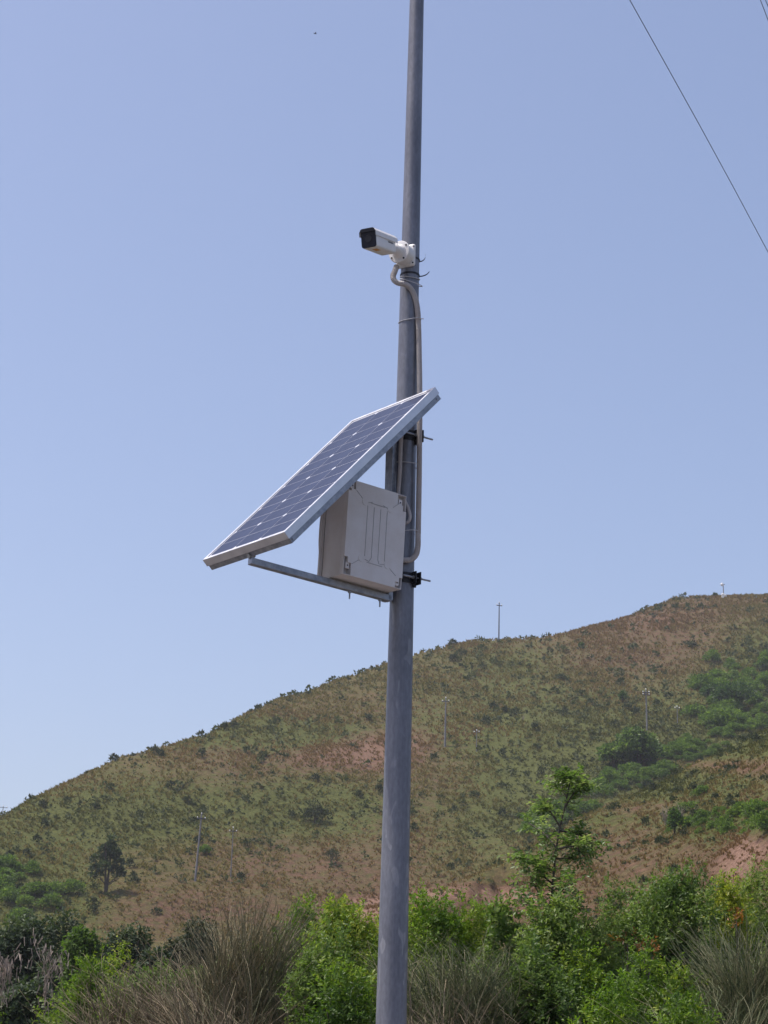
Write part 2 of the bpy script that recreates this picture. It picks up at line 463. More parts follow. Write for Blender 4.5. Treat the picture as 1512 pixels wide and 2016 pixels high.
# thin summer haze
hb = MB(); hb.box(-900, 900, -60, 1100, -22, 190)
hz = hb.build('haze', None)
hm = bpy.data.materials.new('haze'); hm.use_nodes = True
for n_ in list(hm.node_tree.nodes):
    if n_.type == 'BSDF_PRINCIPLED': hm.node_tree.nodes.remove(n_)
pv = hm.node_tree.nodes.new('ShaderNodeVolumePrincipled')
pv.inputs['Color'].default_value = (.90, .93, 1.0, 1); pv.inputs['Density'].default_value = .00020; pv.inputs['Anisotropy'].default_value = .3
hm.node_tree.links.new(pv.outputs[0], hm.node_tree.nodes['Material Output'].inputs['Volume'])
hz.data.materials.append(hm)
tag(hz, 'thin pale summer haze over the valley and hillside', kind='stuff')

# ------------------------------------------------------------------ leaf geometry
def leaf_mesh(name, P, D, N, L, Wd, tint, fold=.25):
    "diamond leaves: base P, direction D, normal N (unit), length L, width Wd"
    S = np.cross(D, N)
    L = L[:, None]; Wd = Wd[:, None]
    v0 = P; v1 = P + D*L*.45 + S*Wd*.5 + N*Wd*fold; v2 = P + D*L; v3 = P + D*L*.45 - S*Wd*.5 + N*Wd*fold
    V = np.stack([v0, v1, v2, v3], 1).reshape(-1, 3)
    n = len(P)
    b = np.arange(n)[:, None] * 4
    F = np.concatenate([b + np.array([[0, 1, 2]]), b + np.array([[0, 2, 3]])], 1).reshape(-1, 3)
    me = np_mesh(name, V, F, 3)
    a = me.attributes.new('tint', 'FLOAT', 'FACE')
    a.data.foreach_set('value', np.repeat(np.clip(tint, 0, 1), 2).astype(np.float32))
    return me
def unit(v): return v / (np.linalg.norm(v, axis=1, keepdims=True) + 1e-9)
def lobes_points(n, lobes, rg, shell=.55, up=.25):
    "points in a set of ellipsoid lobes (cx,cy,cz,rx,ry,rz), denser towards the surface; returns points and outward dirs"
    vol = np.array([(l[3]*l[4]*l[5])**(2/3) for l in lobes]); pr = vol / vol.sum()
    k = rg.choice(len(lobes), n, p=pr)
    Lb = np.array(lobes)[k]
    d = unit(rg.normal(size=(n, 3)))
    d[:, 2] = np.where(d[:, 2] < -.4, -d[:, 2], d[:, 2])
    rad = shell + (1.04 - shell) * rg.random(n) ** .7
    q = d * rad[:, None] * Lb[:, 3:6]
    out = unit(d / Lb[:, 3:6] * Lb[:, 3:6].mean(1, keepdims=True))
    return Lb[:, 0:3] + q, out
def sprig_leaves(P, out, rg, nl, sl, ll, lw, lift=.6, tintn=.25, base_tint=None):
    "each sprig: nl leaves along a short shoot of length sl"
    n = len(P)
    ax = unit(out + np.array([0, 0, lift]) + rg.normal(size=(n, 3)) * .35)
    P2 = np.repeat(P, nl, 0); A = np.repeat(ax, nl, 0)
    t = rg.random(n*nl)
    base = P2 + A * (t * sl)[:, None]
    side = unit(np.cross(A, rg.normal(size=(n*nl, 3))))
    D = unit(A * (.35 + .5*t)[:, None] + side)
    N = unit(np.cross(np.cross(D, A), D) + rg.normal(size=(n*nl, 3)) * .3)
    N = unit(N - (N*D).sum(1, keepdims=True) * D)
    bt = rg.random(n) if base_tint is None else base_tint
    tint = np.repeat(bt, nl) + rg.normal(size=n*nl) * tintn * .4
    L = ll * (.65 + .6*rg.random(n*nl)); Wd = lw * (.7 + .6*rg.random(n*nl))
    return base, D, N, L, Wd, tint
def mk_lobes(rg, w, d, h, n, z0=0.0, s=.42):
    "random overlapping lobes filling a bush w x d x h"
    L = [(0, 0, z0 + h*.42, w*.36, d*.36, h*.42)]
    for i in range(n):
        a = rg.random() * 2*math.pi; q = math.sqrt(rg.random())
        x = math.cos(a)*q*w*.36; y = math.sin(a)*q*d*.36
        zt = h * (1 - .45*q*q) * (.62 + .38*rg.random())
        rr = s * (.5 + .6*rg.random())
        L.append((x, y, z0 + max(zt - rr*.6*h/2.2, .2), rr*w*.45, rr*d*.45, rr*h*.4))
    return L

FM = {
 'lentisk': foliage('lentisk_leaf', [(.030, .062, .012), (.075, .145, .020), (.165, .255, .030), (.32, .34, .045)], .46),
 'bright': foliage('bright_young_leaf', [(.045, .095, .014), (.100, .185, .020), (.190, .285, .028), (.32, .35, .05)], .46),
 'deep': foliage('deep_green_leaf', [(.024, .052, .016), (.055, .105, .026), (.11, .175, .040)], .42),
 'mid': foliage('mid_green_leaf', [(.034, .066, .018), (.080, .140, .032), (.155, .230, .055), (.26, .31, .09)], .45),
 'ash': foliage('ash_leaf', [(.038, .075, .024), (.080, .140, .038), (.150, .220, .065), (.32, .37, .17)], .46, .4, .4),
 'grey': foliage('grey_green_leaf', [(.040, .055, .035), (.070, .085, .050), (.115, .125, .075)], .2, .6, .2),
 'darktree': foliage('dark_tree_leaf', [(.026, .044, .022), (.056, .084, .038), (.105, .140, .065)], .32, .5, .3),
 'rust': foliage('rust_leaf', [(.06, .05, .02), (.16, .07, .02), (.30, .12, .025), (.12, .10, .03)], .35),
 'broom': foliage('broom_stem', [(.050, .058, .032), (.13, .135, .072), (.23, .21, .12), (.36, .29, .18)], 0.0, .6, .25),
 'broomdry': foliage('dry_broom_stem', [(.05, .042, .030), (.16, .13, .085), (.32, .25, .165), (.17, .17, .09)], 0.0, .7, .2),
 'broomgreen': foliage('green_broom_stem', [(.040, .055, .026), (.10, .125, .058), (.18, .20, .09), (.30, .27, .15)], 0.0, .6, .25),
 'thicket': foliage('thicket_leaf', [(.045, .088, .020), (.10, .165, .034), (.18, .25, .052)], .5, .5, .3),
 'shrub': foliage('hill_shrub_leaf', [(.022, .032, .018), (.045, .060, .027), (.085, .098, .042)], .25, .7, .15),
 'tuft': foliage('dry_tuft_blade', [(.075, .086, .028), (.130, .126, .044), (.215, .172, .074), (.21, .130, .072)], .25, .8, .1),
}
M_bark = metal('bark', (.10, .08, .06), (.05, .04, .035), .9, 0.0, 12)
M_twig = metal('dry_twig', (.16, .13, .10), (.08, .065, .05), .9, 0.0, 12)

def top_lobes(rg, w, d, h, band, n=16, dome=.4):
    "lobes filling the top band of a tall bush, and fewer, larger ones below"
    L = []
    for i in range(n):
        u = -1 + 2*(i + rg.random())/n; v = rg.uniform(-1, 1)
        z = h - band*(.20 + dome*u*u + .75*rg.random()**1.3)
        L.append((u*w*.40, v*d*.36, z, w*(.10 + .08*rg.random()), d*(.13 + .08*rg.random()), band*(.16 + .16*rg.random())))
    L.append((0, 0, h - band*.95, w*.44, d*.42, band*.55))
    L.append((0, 0, (h - band*1.1)*.55, w*.36, d*.36, (h - band)*.45))
    k = int(rg.integers(1, 4))
    for j in range(k):       # a few leading shoots
        L.append((rg.uniform(-.3, .3)*w, 0, h - band*.16, w*.07, d*.10, band*.2))
    return L
def branches(rg, w, d, h, n=9, r=.025, z0=0.0):
    mb = MB()
    for i in range(n):
        a = rg.random()*2*math.pi; q = .3 + .5*rg.random()
        tip = Vector((math.cos(a)*q*w*.45, math.sin(a)*q*d*.45, z0 + h*(.55 + .35*rg.random())))
        b = Vector((rg.normal()*.05, rg.normal()*.05, z0 - .1))
        mid = (tip + b) / 2 + Vector((rg.normal()*.08*w, rg.normal()*.08*d, 0))
        mb.tube(catmull([b, mid, tip], h/5), list(np.linspace(r, r*.3, len(catmull([b, mid, tip], h/5)))), 5)
    return mb
def leafy_bush(name, x, y, w, d, h, mat, label, cat='bush', group=None, band=1.4, dome=.4, n=1500, nl=9, sl=.11, ll=.042, lw=.016, seed=0, nlob=10, lob=None, gscale=.45, patch=1.5, z=None, shell=.45, tintoff=0.0, stems='stems'):
    rg = np.random.default_rng(seed + 100)
    zb = float(terrain(x, y)) if z is None else z
    root = empty(name, Matrix.Translation((x, y, zb)), label, cat, group)
    lobes = lob or top_lobes(rg, w, d, h, min(band, h*.6), nlob + 6, dome)
    P, out = lobes_points(n, lobes, rg, shell)
    P = P + unit(rg.normal(size=P.shape)) * .04 * h / 2
    P[:, 2] = np.maximum(P[:, 2], .05)
    # clumpy tint: young bright shoots on top, older leaves inside
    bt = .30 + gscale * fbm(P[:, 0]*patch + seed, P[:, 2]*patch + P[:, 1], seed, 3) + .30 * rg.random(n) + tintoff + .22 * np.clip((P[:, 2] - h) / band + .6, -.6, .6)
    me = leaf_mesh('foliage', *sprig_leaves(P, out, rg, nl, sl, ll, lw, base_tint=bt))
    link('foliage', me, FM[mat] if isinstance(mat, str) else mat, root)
    branches(rg, w, d, h).build(stems, M_bark, root)
    return root
def broom_bush(name, x, y, w, h, mat, label, n=1300, seed=0, lean=0.0, thick=.0042, arch=.5, group=None, tangle=.0):
    rg = np.random.default_rng(seed + 500)
    zb = float(terrain(x, y))
    root = empty(name, Matrix.Translation((x, y, zb)), label, 'bush', group)
    segs = 5; band = min(1.5, h*.6)
    a = rg.random(n)*2*math.pi; q = np.sqrt(rg.random(n))
    t = np.linspace(0, 1, segs+1)
    # stems spring in sheaves from woody nodes low in the bush and fan outwards
    n = int(n*.75); a = rg.random(n); nn = max(20, n // 16)
    node = np.stack([rg.uniform(-.34, .34, nn)*w, rg.uniform(-.3, .3, nn)*w, h - band*rg.uniform(.35, 1.25, nn)], 1)
    k = rg.integers(nn, size=n)
    nd_ = node[k]
    base0 = nd_ + rg.normal(size=(n, 3))*np.array([.045, .045, .06])*w*.5
    tx = node[:, 0]/(w*.5); node[:, 2] -= band*.22*tx**2; nt_ = rg.normal(size=(nn, 2))*.36
    fan = np.stack([tx[k]*.42 + nt_[k, 0] + rg.normal(size=n)*(.17 + tangle*.6) + lean*.25, nt_[k, 1] + rg.normal(size=n)*(.17 + tangle*.6), np.ones(n)], 1)
    fan = unit(fan + rg.normal(size=(n, 3))*(rg.random(n) < .38)[:, None]*.50)
    Ln = band*(.22 + .42*rg.random(n)**1.5)
    Ln = np.minimum(Ln, np.maximum(h*1.02 - base0[:, 2], .12)*1.05)
    side = unit(np.stack([fan[:, 0], fan[:, 1], np.zeros(n)], 1))
    C = base0[:, None, :] + fan[:, None, :]*Ln[:, None, None]*t[None, :, None]
    C = C + side[:, None, :]*(Ln*arch*.35)[:, None, None]*(t**2)[None, :, None]
    C[..., 2] -= (Ln*arch*.30*rg.random(n))[:, None]*t[None, :]**2.5
    C = C + rg.normal(size=(n, 1, 3))*(.11 + tangle*.35)*Ln[:, None, None]*(np.sin(t*2.6))[None, :, None]
    C[..., 2] = np.maximum(C[..., 2], .02)
    z0 = base0[:, 2]
    rad = thick * (1.15 - .8*t)
    V = []
    for kk in range(3):
        an = 2*math.pi*kk/3
        V.append(C + np.array([math.cos(an), math.sin(an), 0]) * rad[None, :, None])
    V = np.stack(V, 2)                       # n, segs+1, 3, 3
    V = V.reshape(-1, 3)
    base = (np.arange(n)*(segs+1)*3)[:, None, None]
    s_ = (np.arange(segs)*3)[None, :, None]
    k_ = np.arange(3)[None, None, :]
    k2 = (k_ + 1) % 3
    F = np.stack([base+s_+k_, base+s_+k2, base+s_+3+k2, base+s_+3+k_], 3).reshape(-1, 4)
    me = np_mesh('stems', V, F, 4)
    at_ = me.attributes.new('tint', 'FLOAT', 'FACE')
    tint = .54 + .28*rg.normal(size=n) + .12*(z0/h)
    at_.data.foreach_set('value', np.repeat(np.clip(tint, 0, 1), segs*3).astype(np.float32))
    link('stems', me, FM[mat], root)
    branches(rg, w*.8, w*.8, h*.75, 14, .02).build('branches', M_twig, root)
    return root

# ------------------------------------------------------------------ hillside vegetation
def copy_thing(o):
    c = o.copy(); COL.objects.link(c)
    for ch in o.children:
        d = ch.copy(); COL.objects.link(d); d.parent = c
    return c
def blob_leaves(rg, n, w, h, ll, lw, nl=10):
    lobes = mk_lobes(rg, w, w, h, nl, 0, .55)
    P, out = lobes_points(n, lobes, rg, .5)
    P[:, 2] = np.maximum(P[:, 2], 0)
    D = unit(out + rg.normal(size=(n, 3))*.8 + np.array([0, 0, .3]))
    N = unit(np.cross(D, rg.normal(size=(n, 3))))
    tint = .5 + .5*fbm(P[:, 0]*2/w, P[:, 2]*2/h + P[:, 1], int(rg.integers(99)), 2) + .2*rg.normal(size=n)
    return P, D, N, ll*(.6+.8*rg.random(n)), lw*(.6+.8*rg.random(n)), tint

def scatter(n, r0, r1, fn=None, seed=1, span=11.8):
    rg = np.random.default_rng(seed)
    r = r0 + rg.random(n) * (r1 - r0); th = np.radians(rg.uniform(-span, span, n))
    X = r*np.sin(th); Y = r*np.cos(th)
    return rg, X, Y, terrain(X, Y)
def thin_by(rg, X, Y, Z, f):
    px, py = pix(np.stack([X, Y, Z], 1))
    b, g = cover(px, py)
    keep = rg.random(len(X)) < f(b, g, px, py)
    return X[keep], Y[keep], Z[keep], g[keep], b[keep]
def place_leaves(rg, base, X, Y, Z, S, tt):
    "join copies of small leaf sets (base list of arrays) at many spots"
    out = [[] for _ in range(6)]
    k = rg.integers(len(base), size=len(X)); a = rg.random(len(X))*2*math.pi
    for j in range(len(base)):
        m = k == j
        if not m.any(): continue
        P, D, N, L, Wd, t = base[j]
        ca, sa = np.cos(a[m]), np.sin(a[m])
        def rot(v): return np.stack([v[None, :, 0]*ca[:, None] - v[None, :, 1]*sa[:, None], v[None, :, 0]*sa[:, None] + v[None, :, 1]*ca[:, None], np.repeat(v[None, :, 2], m.sum(), 0)], 2)
        pos = np.stack([X[m], Y[m], Z[m]], 1)
        out[0].append((rot(P)*S[m][:, None, None] + pos[:, None, :]).reshape(-1, 3))
        out[1].append(rot(D).reshape(-1, 3)); out[2].append(rot(N).reshape(-1, 3))
        out[3].append((L[None]*S[m][:, None]).ravel()); out[4].append((Wd[None]*S[m][:, None]).ravel())
        out[5].append((t[None]*.6 + tt[m][:, None]).ravel())
    return [np.concatenate(o) for o in out]

def tuft_base(rg, n=9, sp=.22):
    a = rg.random(n)*2*math.pi
    D = unit(np.stack([np.cos(a)*.6, np.sin(a)*.6, .8 + .5*rg.random(n)], 1))
    q = np.sqrt(rg.random(n))*sp; P = np.stack([np.cos(a)*q, np.sin(a)*q, np.zeros(n) - .05], 1)
    N = unit(np.cross(D, np.stack([-np.sin(a), np.cos(a), np.zeros(n)], 1)))
    return P, D, N, .8 + .5*rg.random(n), .34 + .12*rg.random(n), rg.random(n)*.5
# dry grass tufts over the whole slope
rg, X, Y, Z = scatter(120000, 120, 525, seed=4)
X, Y, Z, g, b = thin_by(rg, X, Y, Z, lambda b, g, px, py: .35 + .65*(fbm(px/60, py/30, 77, 3) > -.05))
S = (.34 + .34*rg.random(len(X))**2) * (np.hypot(X, Y) / 360)**.8
tt = np.clip(.32 + .42*rg.random(len(X)) - .42*g + .38*b + .4*fbm(X/14, Y/14, 55, 2), 0, 1)
me = leaf_mesh('grass_tufts', *place_leaves(rg, [tuft_base(np.random.default_rng(i), 6) for i in range(6)], X, Y, Z, S, tt))
tag(link('grass_tufts', me, FM['tuft']), 'dry grass tufts covering the brown hillside', 'grass', kind='stuff')
# the same growth carries on past both sides of the view
for sg, nm in ((-1, 5), (1, 6)):
    rg2, X, Y, Z = scatter(16000, 120, 525, seed=nm, span=3.6)
    th_ = np.arctan2(X, Y) + sg*np.radians(15.3); r_ = np.hypot(X, Y); X = r_*np.sin(th_); Y = r_*np.cos(th_); Z = terrain(X, Y)
    S = (.4 + .6*rg2.random(len(X))**3) * (r_ / 360)**.8
    tt = np.clip(.3 + .42*rg2.random(len(X)) + .4*fbm(X/14, Y/14, 55, 2), 0, 1)
    me = leaf_mesh('grass_tufts', *place_leaves(rg2, [tuft_base(np.random.default_rng(i), 6) for i in range(6)], X, Y, Z, S, tt))
    tag(link('grass_tufts', me, FM['tuft']), 'dry grass tufts on the hillside beyond the %s edge of the view' % ('left' if sg < 0 else 'right'), 'grass', kind='stuff')
# small dark shrubs dotted over the slope
def sb(i):
    rgi = np.random.default_rng(40+i)
    return blob_leaves(rgi, 11, .9, .85, .52, .38, 3)
rg, X, Y, Z = scatter(60000, 130, 525, seed=9)
X, Y, Z, g, b = thin_by(rg, X, Y, Z, lambda b, g, px, py: np.clip(.12 + .5*g - .15*b + .6*fbm(px/90, py/45, 12, 3), .05, 1))
S = (.30 + 1.15*rg.random(len(X))**5) * (np.hypot(X, Y) / 360)**.9
order = np.argsort(-S / np.hypot(X, Y))
big, rest = order[:300], order[300:]
tt = np.clip(.1 + .5*rg.random(len(X)) + .25*g, 0, 1)
bases = [sb(i) for i in range(7)]
me = leaf_mesh('small_shrubs', *place_leaves(rg, bases, X[rest], Y[rest], Z[rest] - .1, S[rest], tt[rest]))
tag(link('small_shrubs', me, FM['shrub']), 'low dark shrubs dotted thinly over the far hillside', 'shrubs', kind='stuff')
protos = [leaf_mesh('hill_shrub', *blob_leaves(np.random.default_rng(60+i), 90, 1.15, 1.0, .34, .17, 6)) for i in range(5)]
for p in protos: p.materials.append(FM['shrub'])
for i in big:
    o = link('hill_shrub', protos[int(rg.integers(5))])
    o.location = (X[i], Y[i], Z[i] - .08); s = S[i]; o.scale = (s, s, s*(.8 + .4*rg.random())); o.rotation_euler.z = rg.random()*6.28
    tag(o, 'small dark green shrub dotted on the dry hillside', 'shrub', 'small shrubs dotted over the hillside')

# green thicket in the gully
thick = []
for i in range(5):
    me = leaf_mesh('thicket_bush', *blob_leaves(np.random.default_rng(80+i), 900, 4.6, 3.6, .42, .26, 12))
    me.materials.append(FM['thicket']); thick.append(me)
def gully_bush(px, py, s, name='thicket_bush', label='rounded green bush in the thicket filling the gully', grp='green bushes filling the gully', m=None):
    p = hit(px, py)
    if p is None: return None
    o = link(name, m or thick[random.randrange(5)])
    o.location = (p.x, p.y, p.z - .4); o.scale = (s, s, s*random.uniform(.75, 1.05)); o.rotation_euler.z = random.uniform(0, 6.28)
    return tag(o, label, 'bush', grp)
path = [(1030,1665),(1080,1640),(1130,1612),(1200,1582),(1280,1550),(1340,1520),(1390,1492),(1450,1464),(1512,1432)]
for j in range(150):
    t = random.random()*(len(path)-1); i = int(t); f = t - i
    x = path[i][0]*(1-f) + path[i+1][0]*f; y = path[i][1]*(1-f) + path[i+1][1]*f
    gully_bush(x + random.uniform(-20, 20), y - 4 - 55*random.random()**1.3, random.uniform(.3, .75))
for j in range(34):
    gully_bush(random.uniform(1370, 1515), random.uniform(1300, 1440) + 0, random.uniform(.6, 1.2), label='rounded green bush on the steep slope at the right', grp='green bushes on the slope above the gully')
for j in range(26):
    gully_bush(random.gauss(1420, 55), random.gauss(1618, 22), random.uniform(.2, .5), label='low green bush on the near spur at the right', grp='low green bushes on the near spur')
for j in range(26):
    gully_bush(random.gauss(30, 45), random.gauss(1750, 26), random.uniform(.4, .8), label='low green bush at the foot of the hill at the left', grp='green bushes at the foot of the hill')

def tree_at(px, py, wpx, hpx, mat, label, name='hill_tree', ls=.62, shape=None, n=2600, ll=.34, lw=.2, seed=0, trunk=.35, nlob=14, r=None, cat='tree', nst=2, grp=None, Y=None, wide=1.0):
    p = hit(px, py) if Y is None else at(px, py, Y)
    if Y is not None: p.z = max(p.z, float(terrain(p.x, p.y))) if False else p.z
    sc = math.hypot(p.x, p.y) / FPX * 1.03
    w, h = wpx*sc, hpx*sc
    rg = np.random.default_rng(seed+900)
    z0 = float(terrain(p.x, p.y)) if Y is not None else p.z
    root = empty(name, Matrix.Translation((p.x, p.y, z0)), label, cat, grp)
    top = p.z - z0 if Y is not None else 0
    H = h + top
    lobes = mk_lobes(rg, w, w*wide, H*(1-trunk), nlob, H*trunk, ls)
    if shape: lobes = [(x_*w, y_*w, z_*H, a_*w, a_*w, b_*H) for (x_, y_, z_, a_, b_) in shape]
    P, out = lobes_points(n, lobes, rg, .4)
    P[:, 2] = np.maximum(P[:, 2], .1)
    D = unit(out + rg.normal(size=(n, 3))*.8); N = unit(np.cross(D, rg.normal(size=(n, 3))))
    tint = .4 + .45*fbm(P[:, 0]*3/w + seed, P[:, 2]*3/H + P[:, 1]*2/w, seed, 3) + .2*rg.normal(size=n) + .15*(P[:, 2]/H - .5)
    me = leaf_mesh('crown', P, D, N, ll*(.6+.8*rg.random(n)), lw*(.6+.8*rg.random(n)), tint)
    link('crown', me, FM[mat], root)
    mb = MB()
    for k in range(nst):
        a = k * 6.28 / nst + 1.0
        tip = Vector((math.cos(a)*w*.16, math.sin(a)*w*.16, H*.85)); mid = Vector((math.cos(a)*w*.08, math.sin(a)*w*.05, H*.4))
        c = catmull([Vector((0, 0, -.4)), mid, tip], H/6)
        mb.tube(c, list(np.linspace(H*.028, H*.008, len(c))), 6)
        for q in range(4):
            s = c[len(c)//3 + q % (len(c)//2)]
            mb.tube([s, s + Vector((rg.normal()*w*.2, rg.normal()*w*.2, H*.18))], [H*.01, H*.004], 5)
    mb.build('trunk', M_bark, root)
    return root
tree_at(208, 1762, 66, 112, 'darktree', 'lone dark green tree with two trunks on the lower left hillside', seed=3, trunk=.12, n=1700, ll=.42, lw=.22, shape=[(.06,0,.90,.09,.09),(.05,0,.78,.17,.09),(-.16,.05,.72,.16,.08),(.20,-.05,.68,.17,.07),(-.30,0,.58,.17,.07),(.02,.1,.60,.22,.09),(.33,0,.52,.17,.06),(-.36,.05,.42,.14,.06),(-.08,-.1,.46,.20,.07),(.24,.1,.40,.20,.06),(.40,0,.34,.12,.045),(-.22,0,.34,.14,.045),(-.42,-.05,.30,.09,.04)])
tree_at(1258, 1512, 100, 76, 'mid', 'large round green tree in the gully below the double crossarm pole', name='gully_tree', seed=5, trunk=.03, n=5200, ll=.5, lw=.3, nlob=22)
tree_at(1208, 1512, 60, 50, 'mid', 'smaller bright tree joined to the left of the large gully tree', name='gully_tree', seed=8, trunk=.05, n=2200, ll=.5, lw=.3)
tree_at(1445, 1400, 85, 62, 'deep', 'dark green tree in the thicket at the right, above the gully', name='gully_tree', seed=6, trunk=.08, n=3000, ll=.5, lw=.3)
tree_at(1400, 1378, 50, 34, 'deep', 'small dark tree left of the dark gully tree', name='gully_tree', seed=16, trunk=.08, n=1300, ll=.45, lw=.28)
tree_at(1328, 1645, 34, 62, 'deep', 'narrow dark shrub standing on the spur between bare dead branches', name='spur_shrub', cat='shrub', seed=7, trunk=.05, n=1500, ll=.2, lw=.12)
tree_at(620, 1622, 55, 42, 'shrub', 'grey green bush in the middle of the hillside left of the steel pole', name='hill_bush', cat='bush', seed=12, trunk=.0, n=1100, ll=.3, lw=.16)
tree_at(405, 1682, 26, 20, 'thicket', 'round green bush right of the tall utility pole on the left', name='hill_bush', cat='bush', seed=13, trunk=0, n=500, ll=.25, lw=.15)
tree_at(652, 1705, 40, 36, 'shrub', 'dark leafless looking bush on the lower slope left of the steel pole', name='hill_bush', cat='bush', seed=14, trunk=0, n=700, ll=.28, lw=.06)
tree_at(1145, 1278, 13, 13, 'deep', 'tiny dark tree on the upper slope below the ridge', name='hill_tree', seed=15, trunk=.1, n=300)
tree_at(1408, 1176, 10, 9, 'darktree', 'tiny pointed tree on the ridge right of the mast', name='hill_tree', seed=17, trunk=.1, n=200)
tree_at(1226, 1385, 16, 24, 'deep', 'narrow dark bush on the slope left of the double crossarm pole', name='hill_bush', cat='bush', seed=18, trunk=.0, n=400, ll=.4, lw=.2)
# a few taller shrubs standing on the ridge line
for (x, y, s) in ((888,1274,1.0),(931,1266,.8),(1002,1264,.9),(1080,1258,.8),(741,1317,1.2),(686,1337,.9),(614,1363,.7),(430,1436,.8),(262,1486,.8),(508,1396,1.3),(495,1402,1.1),(1395,1180,.8),(1300,1192,.8),(1150,1243,.9)):
    gully_bush(x, y + 3, s*1.1, name='ridge_shrub', label='dark shrub standing up on the skyline of the ridge', grp='shrubs along the ridge skyline', m=protos[random.randrange(5)])

# dead branches on the spur
def dead_branch(px, py, hpx, label, seed, Y=None, n=26, pale=True, lean=0.0):
    rg = np.random.default_rng(seed)
    p = hit(px, py) if Y is None else at(px, py, Y)
    s = math.hypot(p.x, p.y) / FPX; h = hpx*s
    root = empty('dead_branches', Matrix.Translation(p), label, 'dead branch')
    mb = MB()
    for i in range(n):
        a = rg.random()*6.28; q = rg.random()*(.45 if Y is None else .16)
        d = Vector((math.cos(a)*q + lean, math.sin(a)*q, .6 + .4*rg.random()))
        st = Vector((0, 0, h*rg.random()*.35)) + d*h*.1*rg.random()
        L = h*(.4 + .5*rg.random())
        c = [st, st + d*L*.5 + Vector((rg.normal(), rg.normal(), 0))*L*.06, st + d*L + Vector((rg.normal(), rg.normal(), -abs(rg.normal())))*L*.12]
        mb.tube(catmull(c, L/4), list(np.linspace((.014 if Y is None else .0045)*h, .003*h, len(catmull(c, L/4)))), 4)
        if Y is not None:
            for q in range(7):
                e = Vector(c[2]) + Vector(rg.normal(size=3))*.05; mb.tube([e, e + Vector((rg.normal()*.02, rg.normal()*.02, -.05 - .05*rg.random()))], [.006, .003], 4)
    mb.build('branches', M_pale if pale else M_twig, root)
    return root
M_pale = metal('bleached_wood', (.40, .33, .27), (.22, .18, .14), .9, 0, 12)
dead_branch(1312, 1628, 52, 'bleached dead branches left of the narrow dark spur shrub', 1)
dead_branch(1342, 1622, 45, 'bleached dead branches right of the narrow dark spur shrub', 2)
dead_branch(1030, 1420, 16, 'small bare bush halfway up the slope right of the steel pole', 3)

# ------------------------------------------------------------------ utility poles
M_conc = metal('concrete_pole', (.22, .21, .22), (.15, .15, .16), .85, 0, 2)
M_ins = plastic('white_insulator', (.8, .8, .78), .3, .02)
M_post = metal('dark_pole', (.11, .11, .14), (.07, .07, .09), .8, 0, 2)
def util_pole(px, pyb, hpx, label, arms=1, armpx=14, mat=None, rot=.2, tilt=0.0, widthpx=3.2, lift=0.0):
    p = hit(px, pyb)
    s = math.hypot(p.x, p.y) / FPX
    h = hpx*s; r = widthpx*s/2
    root = empty('utility_pole', Matrix.Translation((p.x, p.y, p.z - .2)) @ Matrix.Rotation(tilt, 4, 'Y') @ Matrix.Rotation(rot, 4, 'Z'), label, 'utility pole', 'utility poles on the hill')
    a = MB(); a.cyl((0, 0, -.5), (0, 0, h), r*1.15, r*.7, 10); a.build('shaft', mat or M_conc, root, True)
    aw = armpx*s/2
    ir = max(1.5*s, .08)
    for k in range(arms):
        z = h*.93 - k*h*.055
        b = MB(); b.box(-aw, aw, -r*.9, -r*.2, z - r*.5, z + r*.5); b.build('crossarm', M_post, root)
        for x in (-aw*.88, aw*.88):
            c = MB(); c.tube([(x, -r*.5, z + r*.5), (x, -r*.5, z + r*.5 + ir*.7), (x, -r*.5, z + r*.5 + ir*1.6)], [ir*.5, ir*.85, ir*.45], 8); c.build('insulator', M_ins, root, True)
    c = MB(); c.tube([(0, 0, h), (0, 0, h + ir*.7), (0, 0, h + ir*1.6)], [ir*.5, ir*.85, ir*.45], 8); c.build('insulator', M_ins, root, True)
    return root
util_pole(384, 1733, 134, 'tall pale utility pole on the left slope, leaning slightly right', 1, 17, rot=.2, tilt=R(2.6), widthpx=4.2)
util_pole(454, 1728, 98, 'faint thin utility pole just right of the tall leaning one', 1, 15, rot=.1, tilt=R(.3), widthpx=2.2)
util_pole(876, 1468, 100, 'pale utility pole on the slope right of the steel pole', 1, 15, rot=-.3, widthpx=3.6)
util_pole(938, 1478, 44, 'short faint utility pole low on the slope beside the pale one', 1, 11, rot=-.3, widthpx=1.8)
util_pole(982, 1264, 82, 'dark utility pole standing alone on the ridge against the sky', 1, 12, mat=M_post, rot=.35, widthpx=2.6)
util_pole(1274, 1438, 84, 'utility pole with two crossarms above the large gully tree', 2, 14, rot=.1, tilt=R(-1.2), widthpx=3.2)
util_pole(1334, 1432, 44, 'short faint utility pole right of the one with two crossarms', 1, 10, rot=.1, tilt=R(-.5), widthpx=1.8)
util_pole(4, 1604, 24, 'small dark utility pole behind the ridge at the left edge', 1, 16, mat=M_post, rot=.2, tilt=R(2), widthpx=1.6)
